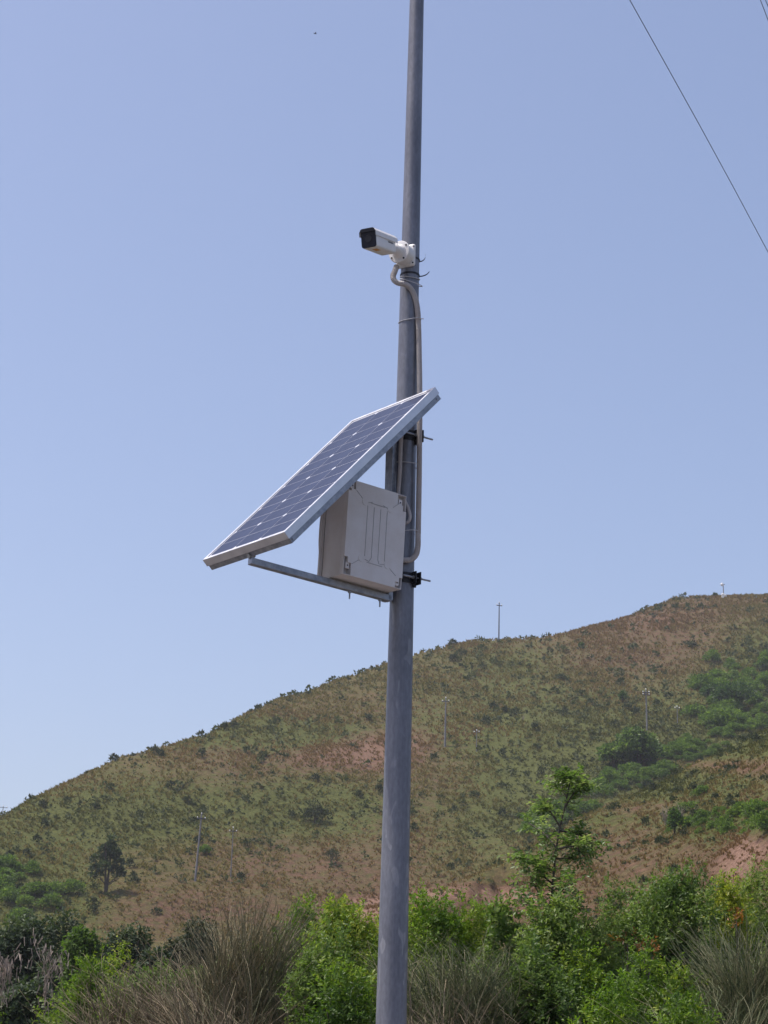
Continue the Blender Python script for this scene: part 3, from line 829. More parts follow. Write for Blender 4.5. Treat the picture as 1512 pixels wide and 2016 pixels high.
# mast with antennas on the summit
p = hit(1425, 1180); s = math.hypot(p.x, p.y)/FPX
root = empty('antenna_mast', Matrix.Translation((p.x, p.y, p.z - .3)), 'thin antenna mast with small dishes on the summit at the right', 'mast')
a = MB(); a.cyl((0, 0, -.3), (-.1, 0, 34*s), .16, .08, 8); a.build('mast', M_conc, root, True)
a = MB(); a.box(-3.5*s, 2.5*s, -.1, .1, 33*s, 34*s); a.build('crossbar', M_post, root)
for (x, z) in ((2*s, 10*s), (-2*s, 12*s), (-1.6*s, 8*s), (-3*s, 33*s)):
    a = MB(); a.lathe([(-.12, .05), (-.1, .3), (0, .42), (.05, .42), (.06, .1)], 12, Matrix.Translation((x, -.25, z)) @ Matrix.Rotation(R(90), 4, 'Z')); a.build('dish', M_ins, root, True)
p = hit(1489, 1180); s = math.hypot(p.x, p.y)/FPX
root = empty('antenna_mast', Matrix.Translation((p.x, p.y, p.z - .3)), 'very small far post on the ridge at the right edge', 'post')
a = MB(); a.cyl((0, 0, 0), (0, 0, 12*s), .1, .08, 6); a.build('shaft', M_conc, root, True)
# overhead wires
def wire(pts, r, label):
    mb = MB(); mb.tube(catmull(pts, 1.5), r, 6)
    tag(mb.build('overhead_wire', M_wire, None, True), label, 'wire', 'overhead wires')
wire([at(1120, -220, 22), at(1240, 0, 24), at(1376, 244, 27), at(1512, 496, 31), at(1640, 745, 36)], .0056, 'long overhead wire crossing the sky at the upper right')
wire([at(1440, -150, 24), at(1497, 0, 25.5), at(1516, 50, 26), at(1600, 280, 29)], .0056, 'short piece of wire at the top right corner, the left of two')
wire([at(1452, -150, 24), at(1507, 0, 25.5), at(1527, 50, 26), at(1610, 280, 29)], .0056, 'wire clipping the top right corner, the right of two')
# bird
pb = at(621, 66, 60)
bm_ = MB()
bm_.lathe([(-.09, .004), (-.05, .022), (0, .03), (.05, .024), (.08, .012), (.1, .003)], 8)
bm_.add([(.02, .02, .01), (-.04, .02, .01), (-.05, .11, .04), (-.02, .17, .02), (.01, .1, .045)], [(0, 1, 2, 4), (2, 3, 4)])
bm_.add([(.02, -.02, .01), (-.04, -.02, .01), (-.05, -.11, .04), (-.02, -.17, .02), (.01, -.1, .045)], [(4, 2, 1, 0), (4, 3, 2)])
bm_.add([(-.08, 0, .0), (-.15, .03, 0), (-.15, -.03, 0), (-.08, 0, .008)], [(0, 1, 2), (3, 2, 1), (0, 3, 1), (0, 2, 3)])
o = bm_.build('bird', M_dark); o.location = pb; o.rotation_euler.z = .5; o.scale = (.5, .5, .5)
tag(o, 'tiny dark bird flying high in the sky left of the pole', 'bird')

# ------------------------------------------------------------------ the pole and its equipment
QX, QY, AZ = 0.099, 9.773, 0.6575
RIG = Matrix.Translation((QX, QY, 0)) @ Matrix.Rotation(AZ, 4, 'Z')
RIGI = RIG.inverted()
def prad(z): return (.143 - .0126*(z - 2.03)) / 2
def rigp(px, py, dy): return RIGI @ at(px, py, QY + dy)
mb = MB()
zs = list(np.linspace(0, 9.2, 24))
mb.tube([(0, 0, z) for z in zs], [prad(z) for z in zs], 48)
o = mb.build('steel_pole', M_pole, None, True); o.location = (QX, QY, 0)
tag(o, 'tall tapered galvanised steel pole carrying the camera and solar panel', 'pole')

# solar panel
TILT, PL, PW = .8123, 1.25, .672
PM = RIG @ Matrix.Translation((-.520, 0, 4.591)) @ Matrix.Rotation(-TILT, 4, 'Y')
pan = empty('solar_panel', PM, 'solar panel with silver frame tilted out from the steel pole', 'solar panel')
hx, hy, lip, fh = PL/2, PW/2, .017, .038
def frame_profile(mb, x0, x1, sgn, M=None):
    mb.box(x0, x1, hy - .003, hy, -fh, 0, M); mb.box(x0, x1, hy - lip, hy - .003, -.003, 0, M); mb.box(x0, x1, hy - .022, hy - .003, -fh, -fh + .003, M)
for M_, a, b in ((Matrix(), -hx, hx), (Matrix.Rotation(math.pi, 4, 'Z'), -hx, hx)):
    m = MB(); frame_profile(m, a, b, 1, M_); m.build('frame_side', M_alu, pan)
for sgn in (1, -1):
    m = MB(); Mx = Matrix.Rotation(-sgn*math.pi/2, 4, 'Z')
    o_ = hx; m.box(-(hy-lip), hy-lip, o_ - lip, o_ - .003, -.0032, -.0002, Mx); m.box(-(hy-.0035), hy-.0035, o_ - .003, o_, -fh, 0, Mx)
    m.box(-(hy-.004), hy-.004, o_ - .022, o_ - .0032, -fh, -fh + .003, Mx); m.build('frame_end', M_alu, pan)
m = MB(); m.box(-hx + .004, hx - .004, -hy + .004, hy - .004, -.009, -.0044); m.build('backsheet', M_back, pan)
# 3 x 12 half cells with two chamfered corners each
gx0, gy0 = -hx + lip + .012, -hy + lip + .008
cw, ch = (PL - 2*(lip + .012)) / 12, (PW - 2*(lip + .008)) / 3
def cell_mesh(flip):
    w, h, c = cw/2 - .0015, ch/2 - .0016, .0125
    if flip: poly = [(-w, -h), (w-c, -h), (w, -h+c), (w, h-c), (w-c, h), (-w, h)]
    else: poly = [(-w+c, -h), (w, -h), (w, h), (-w+c, h), (-w, h-c), (-w, -h+c)]
    n = len(poly)
    me = bpy.data.meshes.new('cell')
    me.from_pydata([(x, y, 0) for x, y in poly] + [(x, y, -.0003) for x, y in poly], [], [tuple(range(n)), tuple(range(2*n-1, n-1, -1))] + [(i, i+n, (i+1) % n + n, (i+1) % n) for i in range(n)])
    me.materials.append(M_cell); return me
cm = [cell_mesh(False), cell_mesh(True)]
for i in range(12):
    for j in range(3):
        o = link('cell', cm[i % 2], None, pan); o.location = (gx0 + cw*(i+.5), gy0 + ch*(j+.5), -.0040)
m = MB(); m.bbox(.35, .45, -.05, .05, -.034, -.0095, .004); m.build('junction_box', M_dark, pan)
# panel support: angle frame under the panel, arm, upright, clamps
sup = empty('panel_bracket', RIG @ Matrix.Translation((0, 0, 4.03)), 'galvanised bracket holding the solar panel to the steel pole', 'bracket')
PL_ = sup.matrix_world.inverted() @ PM
z1, z0 = -fh - .003, -fh - .028
i_ = .006
for sgn, nm in ((1, 0), (-1, 1)):
    m = MB(); y = sgn*(hy - i_)
    m.box(-hx + i_, hx - i_, min(y, y - sgn*.004), max(y, y - sgn*.004), z0, z1, PL_); m.box(-hx + i_, hx - i_, min(y - sgn*.004, y - sgn*.03), max(y - sgn*.004, y - sgn*.03), z0, z0 + .003, PL_)
    for bx_ in (-hx + .02, hx - .03):
        m.cyl(PL_ @ Vector((bx_, y, z0 + .013)), PL_ @ Vector((bx_, y + sgn*.006, z0 + .013)), .006, seg=6)
    m.build('angle_side', M_galv, sup)
for sgn in (1, -1):
    m = MB(); x = sgn*(hx - i_)
    m.box(min(x, x - sgn*.004), max(x, x - sgn*.004), -hy + .0085, hy - .0085, z0, z1, PL_); m.box(min(x - sgn*.004, x - sgn*.03), max(x - sgn*.004, x - sgn*.03), -hy + .035, hy - .035, z0 + .0003, z0 + .0035, PL_)
    m.build('angle_end', M_galv, sup)
slope = -.042
def sz(x): return slope*(x + .26)
# square tube arm from the panel's foot to the pole
def bar(m, p0, p1, w, h, b=.003):
    p0, p1 = Vector(p0), Vector(p1); d = p1 - p0; L = d.length
    q = d.to_track_quat('X', 'Z').to_matrix().to_4x4()
    m.bbox(0, L, -w/2, w/2, -h/2, h/2, b, Matrix.Translation(p0) @ q, 1)
m = MB(); bar(m, (-.905, 0, .018 + sz(-.905)), (-.075, 0, .018 + sz(-.075)), .034, .032); m.build('arm', M_galv, sup)
m = MB(); m.tube([(-.915, -.0, .04 - slope*.0 + sz(-.905)), (-.895, 0, .045 + sz(-.905)), (-.88, 0, .05 + sz(-.9))], [.012, .014, .01], 8); m.build('hinge', M_bolt, sup, True)
m = MB(); m.box(-.094, -.068, -.017, .015, .002, .93); m.box(-.092, -.070, .013, .042, .0, .93); m.build('upright', M_galv, sup)
m = MB(); bar(m, (-.082, 0, .92), (-.20, 0, .82), .03, .03); m.build('top_lug', M_galv, sup)
for x in (-.32, -.135):
    m = MB(); m.cyl((x, -.0, .035), (x, -.0, -.035 + sz(x)), .004, seg=8); m.cyl((x, 0, -.006 + sz(x)), (x, 0, .001 + sz(x)), .009, seg=6); m.build('bolt', M_bolt, sup)
# clamps
def clamp(z, label):
    r = prad(z)
    root = empty('pole_clamp', RIG @ Matrix.Translation((0, 0, z)), label, 'clamp', 'black clamps on the steel pole')
    m = MB()
    n = 28; vs = []; fs = []
    for k in range(n):
        a = 2*math.pi*k/n
        for rr, zz in ((r + .001, -.026), (r + .005, -.026), (r + .005, .026), (r + .001, .026)): vs.append((math.cos(a)*rr, math.sin(a)*rr, zz))
    for k in range(n):
        for q in range(4): fs.append((4*k+q, 4*k+(q+1) % 4, 4*((k+1) % n)+(q+1) % 4, 4*((k+1) % n)+q))
    m.add(vs, fs); m.build('band', M_black, root, True)
    for s in (-1, 1):
        y = s*(r + .018)
        m = MB(); m.box(.012, .017, min(s*r*.8, y + s*.016), max(s*r*.8, y + s*.016), -.03, .03)
        m.box(.040, .0455, min(s*r*.8, y + s*.016), max(s*r*.8, y + s*.016), -.032, .030)
        m.box(.017, .040, min(s*(r - .003), s*(r + .004)), max(s*(r - .003), s*(r + .004)), -.024, .024); m.build('jaw', M_black, root)
        m = MB(); m.cyl((-.055, y, 0), (.115, y, -.0), .0047, seg=10); m.build('rod', M_bolt, root, True)
        for x in (.003, .048):
            m = MB(); m.cyl((x, y, 0), (x + .008, y, 0), .010, seg=6); m.build('nut', M_bolt, root)
    m = MB(); m.cyl((.028, -r - .004, -.03), (.028, -r - .004, -.045), .009, seg=10); m.build('bolt_head', M_black, root)
    return root
clamp(4.885, 'upper black clamp on the steel pole under the panel edge')
clamp(4.150, 'lower black clamp on the steel pole beside the grey box')

# grey equipment box
bx = empty('equipment_box', RIG @ Matrix.Translation((-.2625, 0, 4.073)) @ Matrix.Rotation(R(2.3), 4, 'Y'), 'grey plastic equipment box on the bracket arm beside the pole', 'box')
w2, bh, yb, yl = .178, .478, -.105, .072
m = MB(); m.bbox(-w2, w2, -.072, yl, 0, bh, .006); m.build('body', M_box, bx, True)
nx, nz = .042, .056        # corner pockets
st = .012
def plusprism(m, y0, y1):
    poly = []
    # start bottom left, go counterclockwise; each corner is a stepped notch
    L, Rr, T = -w2 + .0005, w2 - .0005, bh - .0005; B = .0005
    poly += [(L+nx+.0, B), (Rr-nx, B), (Rr-nx, B+nz*.55), (Rr-nx*.45, B+nz*.55), (Rr-nx*.45, B+nz), (Rr, B+nz)]
    poly += [(Rr, T-nz*1.5), (Rr-nx*.5, T-nz*1.5), (Rr-nx*.5, T-nz), (Rr-nx*1.3, T-nz), (Rr-nx*1.3, T)]
    poly += [(L+nx, T), (L+nx, T-nz*.8), (L+nx*.4, T-nz*.8), (L+nx*.4, T-nz), (L, T-nz)]
    poly += [(L, B+nz*1.6), (L+nx*.5, B+nz*1.6), (L+nx*.5, B+nz*1.1), (L+nx, B+nz*1.1)]
    m.prism(poly, y0, y1)
m = MB(); plusprism(m, yb, -.0725); m.build('back_plate', M_box, bx)
for (sx, szz, px_, pz_) in ((-1, 0, nx, nz*1.6), (1, 0, nx, nz), (-1, 1, nx, nz), (1, 1, nx*1.3, nz*1.5)):
    m = MB(); t = .003
    xo = sx*(w2 - .001); xi = sx*(w2 - .001 - t)
    za, zb_ = (0.001, pz_) if not szz else (bh - pz_, bh - .001)
    m.box(min(xo, xi), max(xo, xi), yb + .004, -.0722, za, zb_)
    xa, xb_ = sx*(w2 - .001 - t), sx*(w2 - px_)
    zz = (0.001, .001 + t) if not szz else (bh - .001 - t, bh - .001)
    m.box(min(xa, xb_), max(xa, xb_), yb + .004, -.0722, *zz); m.build('pocket_wall', M_box, bx)
    m = MB(); cx_ = sx*(w2 - px_*.62); cz_ = pz_*.55 if not szz else bh - pz_*.5
    m.bbox(cx_ - .011, cx_ + .011, yb + .006, -.072, cz_ - .016, cz_ + .016, .002); f = m.build('mounting_foot', M_box, bx)
    m = MB(); m.cyl((cx_, yb + .0055, cz_), (cx_, yb + .009, cz_), .0042, seg=10); m.build('screw_hole', M_dark, f)
# moulded ribs on the back face
def rib(pts):
    m = MB(); m.tube([(x, yb - .0003, z) for x, z in pts], .0016, 6); m.build('rib', M_boxline, bx, True)
for x in (-.058, -.018, .022, .062):
    rib([(x, .115), (x, .37)])
rib([(-.018, .115), (-.03, .095)]); rib([(.022, .115), (.03, .095)])
for sx in (-1, 1):
    for (zc, z2) in ((.385, .43), (.10, .06)):
        cx_ = sx*.078 + .002
        m = MB(); m.cyl((cx_, yb - .0022, zc), (cx_, yb + .002, zc), .018, .018, 20); m.build('boss', M_box, bx, True)
        rib([(cx_ + sx*.016, zc + (z2 - zc)*.3), (cx_ + sx*.055, z2)]); rib([(cx_ - sx*.018, zc), (cx_ - sx*.045, zc + (.008 if zc > .2 else -.006))])
rib([(-.04, .388), (.045, .386)]); rib([(-.045, .088), (.05, .086)])
m = MB(); m.bbox(-w2 - .004, w2 + .002, yl + .0015, .108, -.006, bh + .004, .008); m.build('lid', M_box, bx, True)
m = MB(); m.box(-w2 + .002, w2 - .002, yl - .002, yl + .0017, .002, bh - .002); m.build('gasket', M_dark, bx)
m = MB(); m.tube(catmull([(-w2 - .006, yl + .012, .02), (-w2 - .008, yl + .012, .12), (-w2 - .016, yl + .012, .2), (-w2 - .016, yl + .012, .3), (-w2 - .008, yl + .012, .38), (-w2 - .004, yl + .012, .44)], .02), .006, 8); m.build('hinge_rod', M_box, bx, True)

# corrugated conduits
def conduit(pts, r, name, label, pitch=.0062, amp=.09):
    c = catmull(pts, pitch/2)
    rad = [r*(1 + (amp if i % 2 else -amp)) for i in range(len(c))]
    m = MB(); m.tube(c, rad, 12)
    return tag(m.build(name, M_cond, None, False), label, 'conduit', 'corrugated conduits on the pole')
def wp(x, y, dy): return at(x, y, QY + dy)
conduit([wp(781,524,-.062), wp(777,535,-.078), wp(774,543,-.088), wp(775.5,551,-.092), wp(783,557,-.09), wp(795,559,-.078), wp(805,564,-.066), wp(813,575,-.056), wp(819,592,-.050), wp(822.5,615,-.044), wp(824,650,-.040), wp(825,700,-.042), wp(826,760,-.045), wp(826,830,-.048), wp(825.5,880,-.05), wp(825,940,-.046), wp(824,1000,-.046), wp(823,1050,-.05), wp(822.5,1076,-.055), wp(819,1092,-.06), wp(810,1101,-.066), wp(800,1103,-.075), wp(786,1102,-.085)],
        .0138, 'corrugated_conduit', 'long grey corrugated conduit from the camera down to the box')
conduit([wp(795,800,-.055), wp(791,850,-.062), wp(789,880,-.066), wp(787.5,925,-.070), wp(785,960,-.074), wp(783,1000,-.06)], .0098, 'corrugated_conduit', 'thin grey conduit running down from under the solar panel')
m = MB(); m.tube(catmull([wp(792,978,-.06), wp(800,992,-.07), wp(806,1008,-.076), wp(807,1020,-.076), wp(803,1028,-.076), wp(797,1029,-.07), wp(790,1027,-.06)], .01), .0085, 10)
tag(m.build('cable_loop', M_cond, None, True), 'small smooth grey cable loop at the right side of the box', 'cable')
# cable ties
def tie(py, label, tiltx=0.0, tilty=0.0, extra=.012, mat=M_tie, r=.0024, tails=(), pw=6):
    c = at(800, py, QY); z = c.z; pr = prad(z)
    pts = []
    for k in range(33):
        a = 2*math.pi*k/32
        # bulge over the conduit at the front right
        d = math.cos(a - R(-48))
        rr = pr + .002 + max(0, d)**pw * extra * 1.9
        x, y = math.cos(a)*rr, math.sin(a)*rr
        pts.append((x, y, x*tiltx + y*tilty))
    m = MB(); m.tube(pts, r, 6)
    for t in tails: m.tube(catmull(t, .01), [r]*len(catmull(t, .01)), 6)
    o = m.build('cable_tie', mat, None, True); o.location = (QX, QY, z)
    return tag(o, label, 'cable tie', 'cable ties round the steel pole')
tie(548, 'pale cable tie round the pole, uppermost under the camera', -.12, .25, .003)
tie(556, 'second cable tie crossing over the conduit under the camera', -.35, .30, .014, pw=3)
tie(634, 'white cable tie round pole and conduit above the panel', .12, .10, .014, tails=[[(.055, -.05, 0), (.068, -.056, -.002), (.075, -.057, -.003)]])
tie(917, 'pale cable tie between the upper clamp and the box', -.15, .0, .014)
tie(1052, 'pale cable tie across the pole beside the grey box', .02, .0, .02, tails=[[(.06, -.05, 0), (.08, -.058, -.002)]])
def strap(py, h, label, w):
    z = at(812, py, QY).z; pr = prad(z)
    m = MB(); n = 24
    vs = []; fs = []
    for k in range(n):
        a = 2*math.pi*k/n
        for rr, zz in ((pr + .0008, -.0045), (pr + .003, -.0045), (pr + .003, .0045), (pr + .0008, .0045)): vs.append((math.cos(a)*rr, math.sin(a)*rr, zz))
    for k in range(n):
        for q in range(4): fs.append((4*k+q, 4*k+(q+1) % 4, 4*((k+1) % n)+(q+1) % 4, 4*((k+1) % n)+q))
    m.add(vs, fs)
    # curled free tail
    c = catmull(w, .006)
    vs = []; fs = []
    for p in c:
        for o2 in ((0, -.0055, -.0030), (0, .0055, -.0030), (0, .0055, .0030), (0, -.0055, .0030)): vs.append(p + Vector(o2) + Vector((0, 0, o2[1]*.5)))
    for i in range(len(c)-1):
        for q in range(4): fs.append((4*i+q, 4*i+(q+1) % 4, 4*(i+1)+(q+1) % 4, 4*(i+1)+q))
    m.add(vs, fs)
    o = m.build('black_strap', M_dark, None); o.location = (QX, QY, z)
    return tag(o, label, 'strap', 'black straps holding the camera')
pr = prad(5.8)
strap(513, 0, 'upper black strap behind the camera with its tail curling up', [(pr, .0, -.004), (pr + .012, .0, -.002), (pr + .024, 0, .008), (pr + .030, 0, .022), (pr + .028, 0, .040)])
strap(543, 0, 'lower black strap behind the camera with a long curved tail', [(pr, .0, -.002), (pr + .012, .0, -.001), (pr + .028, 0, .004), (pr + .042, 0, .013), (pr + .052, 0, .026)])

# ------------------------------------------------------------------ security camera
zc = at(811, 512, QY).z
PH = R(60)
CM = Matrix.Translation((QX, QY, zc)) @ Matrix.Rotation(PH, 4, 'Z')
sc_ = empty('security_camera', CM, 'white bullet security camera with black front strapped to the pole', 'camera')
rp = prad(zc)
# local: -X points away from the pole
m = MB(); m.bbox(-rp - .010, -rp + .012, -.055, .055, -.060, .062, .012, None, 3); m.build('wall_plate', M_white, sc_, True)
m = MB(); m.lathe([(-rp - .008, .056), (-rp - .04, .056), (-rp - .058, .053), (-rp - .060, .050)], 40); jb = m.build('junction_housing', M_white, sc_, True)
m = MB(); m.lathe([(-rp - .058, .050), (-rp - .061, .060), (-rp - .069, .060), (-rp - .072, .057), (-rp - .074, .040), (-rp - .085, .030), (-rp - .10, .0255), (-rp - .112, .024)], 40); m.build('mount_disc', M_white, sc_, True)
for k in range(4):
    a = R(45 + 90*k + 10)
    m = MB(); y, z = math.cos(a)*.050, math.sin(a)*.050
    m.cyl((-rp - .0755, y, z), (-rp - .069, y, z), .0050, seg=8); m.build('screw', M_dark, sc_)
for (y, z) in ((-.047, -.045), (-.05, .045)):
    m = MB(); m.cyl((-rp - .0115, y, z), (-rp - .008, y, z), .004, seg=8); m.build('screw', M_dark, sc_)
# body on its joint
rear = at(767, 486, QY - .155)
front = at(726, 470, QY - .155 - .2)
ax = (front - rear); Lb = ax.length; ax.normalize()
q = (-ax).to_track_quat('X', 'Z').to_matrix().to_4x4()
BL = CM.inverted() @ Matrix.Translation(rear) @ q        # local +X points to the rear
hw, hz_ = .0415, .0455
jt = BL @ Vector((.0, 0, -.018))
m = MB(); m.tube([Vector((-rp - .105, 0, 0)), (Vector((-rp - .105, 0, 0)) + jt)/2 + Vector((-.004, 0, 0)), jt, BL @ Vector((-.03, 0, -.02))], [.0245, .0235, .021, .019], 24); m.build('arm', M_white, sc_, True)
for (t, s) in ((.3, 1), (.65, -1)):
    pc = Vector((-rp - .105, 0, 0)).lerp(jt, t)
    m = MB(); m.cyl(pc + Vector((-.004, -.0235, .004*s)), pc + Vector((-.003, -.018, .004*s)), .0035, seg=8); m.build('screw', M_dark, sc_)
def rrect(hw, hz, c, n=4):
    pts = []
    for (sx, sz2, a0) in ((1, -1, -90), (1, 1, 0), (-1, 1, 90), (-1, -1, 180)):
        for k in range(n+1):
            a = R(a0 + 90*k/n); pts.append((sx*(hw-c) + math.cos(a)*c, sz2*(hz-c) + math.sin(a)*c))
    return pts
def loft(m, secs, M=None):
    n = len(secs[0][1]); vs = []; fs = []
    for x, pts in secs: vs += [(x, p[0], p[1]) for p in pts]
    for i in range(len(secs)-1):
        for k in range(n): fs.append((i*n+k, i*n+(k+1) % n, (i+1)*n+(k+1) % n, (i+1)*n+k))
    fs += [tuple(range(n-1, -1, -1)), tuple((len(secs)-1)*n+k for k in range(n))]
    m.add(vs, fs, M)
m = MB(); loft(m, [(-Lb, rrect(hw, hz_, .012)), (-.03, rrect(hw, hz_, .012)), (-.01, rrect(hw*.93, hz_*.9, .012)), (.002, rrect(hw*.78, hz_*.72, .012))], BL); body = m.build('housing', M_white, sc_, True)
m = MB(); loft(m, [(-Lb - .004, rrect(hw*.97, hz_*.97, .012)), (-Lb - .0002, rrect(hw*.995, hz_*.995, .012))], BL); m.build('front_window', M_glassy, sc_, True)
m = MB(); m.lathe([(-Lb - .006, .014), (-Lb - .0065, .018), (-Lb - .0035, .020)], 24, BL); m.build('lens', M_dark, sc_, True)
# sun shield over the top, overhanging the front
sh = []
outer = [(-hw-.004, .012), (-hw-.004, hz_-.010), (-hw+.010, hz_+.006), (hw-.010, hz_+.006), (hw+.004, hz_-.010), (hw+.004, .012)]
inner = [(hw+.0015, .012), (hw+.0015, hz_-.011), (hw-.011, hz_+.003), (-hw+.011, hz_+.003), (-hw-.0015, hz_-.011), (-hw-.0015, .012)]
poly = outer + inner
m = MB(); loft(m, [(-Lb - .010, poly), (.006, poly)], BL)
me = m.mesh('sun_shield')
shd = link('sun_shield', me, M_white, sc_)
# dark front rim of the shield
m = MB(); loft(m, [(-Lb - .0125, poly), (-Lb - .0102, poly)], BL); m.build('shield_rim', M_dark, sc_)
m = MB(); m.box(-Lb - .0118, -Lb - .0105, -hw + .002, hw - .002, hz_ - .012, hz_ + .0025, BL); m.build('shield_rim', M_dark, sc_)
# lettering on the side and the label underneath
fc = bpy.data.curves.new('lettering', 'FONT'); fc.body = 'HIKVISION'; fc.size = .0125; fc.extrude = .0002; fc.align_x = 'CENTER'
ft = bpy.data.objects.new('lettering_source', fc); COL.objects.link(ft)
lm_ = bpy.data.meshes.new_from_object(ft.evaluated_get(bpy.context.evaluated_depsgraph_get()))
bpy.data.objects.remove(ft); lm_.name = 'lettering'; lm_.materials.clear()
fo = link('lettering', lm_, M_dark, sc_)
fo.matrix_local = BL @ Matrix.Translation((-Lb*.30, -hw - .0006, -.002)) @ Matrix.Rotation(R(90), 4, 'X')
m = MB(); m.box(-Lb*.82, -Lb*.62, -.020, .006, -hz_ - .0008, -hz_ - .0002, BL); m.build('label_sticker', M_orange, sc_)
m = MB(); m.box(-.022, -.004, -.0, .010, -hz_*.86, -hz_*.70, BL); m.build('cable_gland', M_dark, sc_)

# ------------------------------------------------------------------ foreground bushes
def fx(px, Y): return at(px, 1900, Y).x
def hgt(px, py, Y): return at(px, py, Y).z - float(terrain(at(px, py, Y).x, Y))
def LB(name, px, pytop, wpx, Y, mat, label, **k):
    s = Y / FPX
    return leafy_bush(name, fx(px, Y), Y, wpx*s, wpx*s*.8, hgt(px, pytop, Y), mat, label, **k)
def BB(name, px, pytop, wpx, Y, mat, label, **k):
    s = Y / FPX
    return broom_bush(name, fx(px, Y), Y, wpx*s, hgt(px, pytop, Y), mat, label, **k)
# left to right
for (x, yt, w, Y, mt, lb, sd) in (
    (30, 1775, 190, 62, 'darktree', 'dark green tree mass at the left edge of the picture', 21),
    (130, 1800, 150, 60, 'darktree', 'dark tree second from the left edge below the lone hillside tree', 22),
    (165, 1815, 110, 57, 'thicket', 'brighter green tree between the dark ones at the left', 23),
    (255, 1800, 130, 66, 'darktree', 'dark rounded tree behind the dry broom bushes', 24),
    (365, 1785, 120, 58, 'grey', 'grey green tree behind the tall broom bush', 25),
    (55, 1880, 150, 44, 'darktree', 'dark shaded tree low in the left corner', 26),
    (300, 1850, 150, 50, 'darktree', 'dark low tree behind the dry broom, left of the grey green one', 27)):
    s = Y / FPX
    rg = np.random.default_rng(sd)
    xx = fx(x, Y); zt = float(terrain(xx, Y)); H = hgt(x, yt, Y); w_ = w*s
    root = empty('tree', Matrix.Translation((xx, Y, zt)), lb, 'tree')
    lobes = mk_lobes(rg, w_*1.15, w_*.9, H*.97, 18, 0, .5)
    n = 6500
    P, out = lobes_points(n, lobes, rg, .5); P[:, 2] = np.maximum(P[:, 2], .1)
    bt = .38 + .5*fbm(P[:, 0]*1.2 + sd, P[:, 2]*1.2 + P[:, 1], sd, 3) + .12*rg.normal(size=n)
    me = leaf_mesh('crown', *sprig_leaves(P, out, rg, 4, .22, .13, .07, base_tint=bt)); link('crown', me, FM[mt], root)
    branches(rg, w_, w_, H, 8, .07).build('trunk', M_bark, root)
for i, (x, yt, w, mt, lb) in enumerate((
    (330, 1905, 210, 'mid', 'green bush seen through the dry broom at the lower left'),
    (520, 1880, 200, 'mid', 'dark green bush behind the tall grey green broom'),
    (700, 1850, 200, 'lentisk', 'dull green bush behind the ones left of the steel pole'),
    (900, 1845, 220, 'lentisk', 'dark bush behind the wide green broom'),
    (1120, 1850, 200, 'deep', 'dark green bush behind the trunk of the slender tree'),
    (1300, 1830, 240, 'mid', 'shaded bush behind the tallest green bush'),
    (1460, 1800, 200, 'mid', 'shaded bush behind the blue green broom at the right edge'))):
    LB('mastic_bush', x, yt, w, 27, mt, lb, seed=300+i, n=3600, ll=.06, lw=.026, tintoff=-.05, dome=.2)
LB('mastic_bush', 175, 1895, 130, 24, 'bright', 'bright green bush at the lower left with a raised tuft', seed=31, n=2600, tintoff=-.05)
LB('mastic_bush', 232, 1868, 62, 23, 'bright', 'small bright green shoot rising behind the dry broom', seed=32, n=800)
LB('mastic_bush', 110, 1975, 70, 21, 'bright', 'low bright green bush in the bottom left corner', seed=33, n=800)
BB('broom_bush', 300, 1895, 270, 19, 'broomdry', 'grey brown dry broom bush, tangled, at the lower left', seed=41, n=2600, tangle=.45)
BB('broom_bush', 400, 1885, 200, 18.4, 'broomdry', 'brown half dry broom bush between the dry and the tall one', seed=45, n=1700, tangle=.3)
BB('broom_bush', 488, 1775, 205, 18, 'broom', 'tall grey green broom bush with upright wispy stems', seed=42, n=2600, arch=.25, lean=.1)
BB('broom_bush', 470, 1900, 260, 17, 'broomdry', 'low brown twiggy broom at the bottom in front of the tall one', seed=43, n=1700, tangle=.5)
LB('mastic_bush', 585, 1778, 85, 20, 'lentisk', 'narrow peaked dark green bush left of the steel pole', seed=51, n=2400, nlob=12)
LB('mastic_bush', 672, 1790, 175, 19, 'lentisk', 'broad leafy green bush immediately left of the steel pole', seed=52, n=4200, tintoff=.08, gscale=.6)
LB('mastic_bush', 690, 1915, 190, 16.5, 'lentisk', 'low green bush with yellow shoots at the foot of the pole', seed=53, n=3000, tintoff=.05, gscale=.9)
LB('mastic_bush', 640, 1860, 140, 17.5, 'mid', 'small leaved green bush between the tall broom and the pole', seed=54, n=2600)
LB('mastic_bush', 770, 1830, 130, 20, 'lentisk', 'green bush mostly hidden behind the foot of the steel pole', seed=55, n=2200)
LB('mastic_bush', 860, 1768, 165, 22, 'bright', 'yellow green bush just right of the steel pole', seed=56, n=3600, tintoff=.1, gscale=.7)
LB('mastic_bush', 950, 1800, 110, 22, 'bright', 'bright green bush behind the green broom', seed=57, n=2200, tintoff=.05)
BB('broom_bush', 905, 1840, 300, 18.5, 'broomgreen', 'wide green broom bush right of the pole with arching stems', seed=44, n=4200, arch=.9, lean=.3)
BB('broom_bush', 880, 1925, 240, 17, 'broomdry', 'brown dead stems under the wide green broom', seed=46, n=1400, tangle=.5)
LB('leafy_shrub', 1035, 1790, 190, 20.5, 'mid', 'pale mid green shrub around the foot of the slender tree', seed=58, n=4200, nl=8, ll=.055, lw=.026, tintoff=.12)
LB('leafy_shrub', 1085, 1775, 110, 19.3, 'mid', 'bright leafy shrub hiding the lower trunk of the slender tree', seed=68, n=2600, nl=8, ll=.05, lw=.022, tintoff=.15)
LB('leafy_shrub', 1060, 1870, 190, 18.5, 'mid', 'darker green shrub low between the wide broom and dark bush', seed=59, n=3200, nl=8, ll=.05, lw=.022, tintoff=-.12)
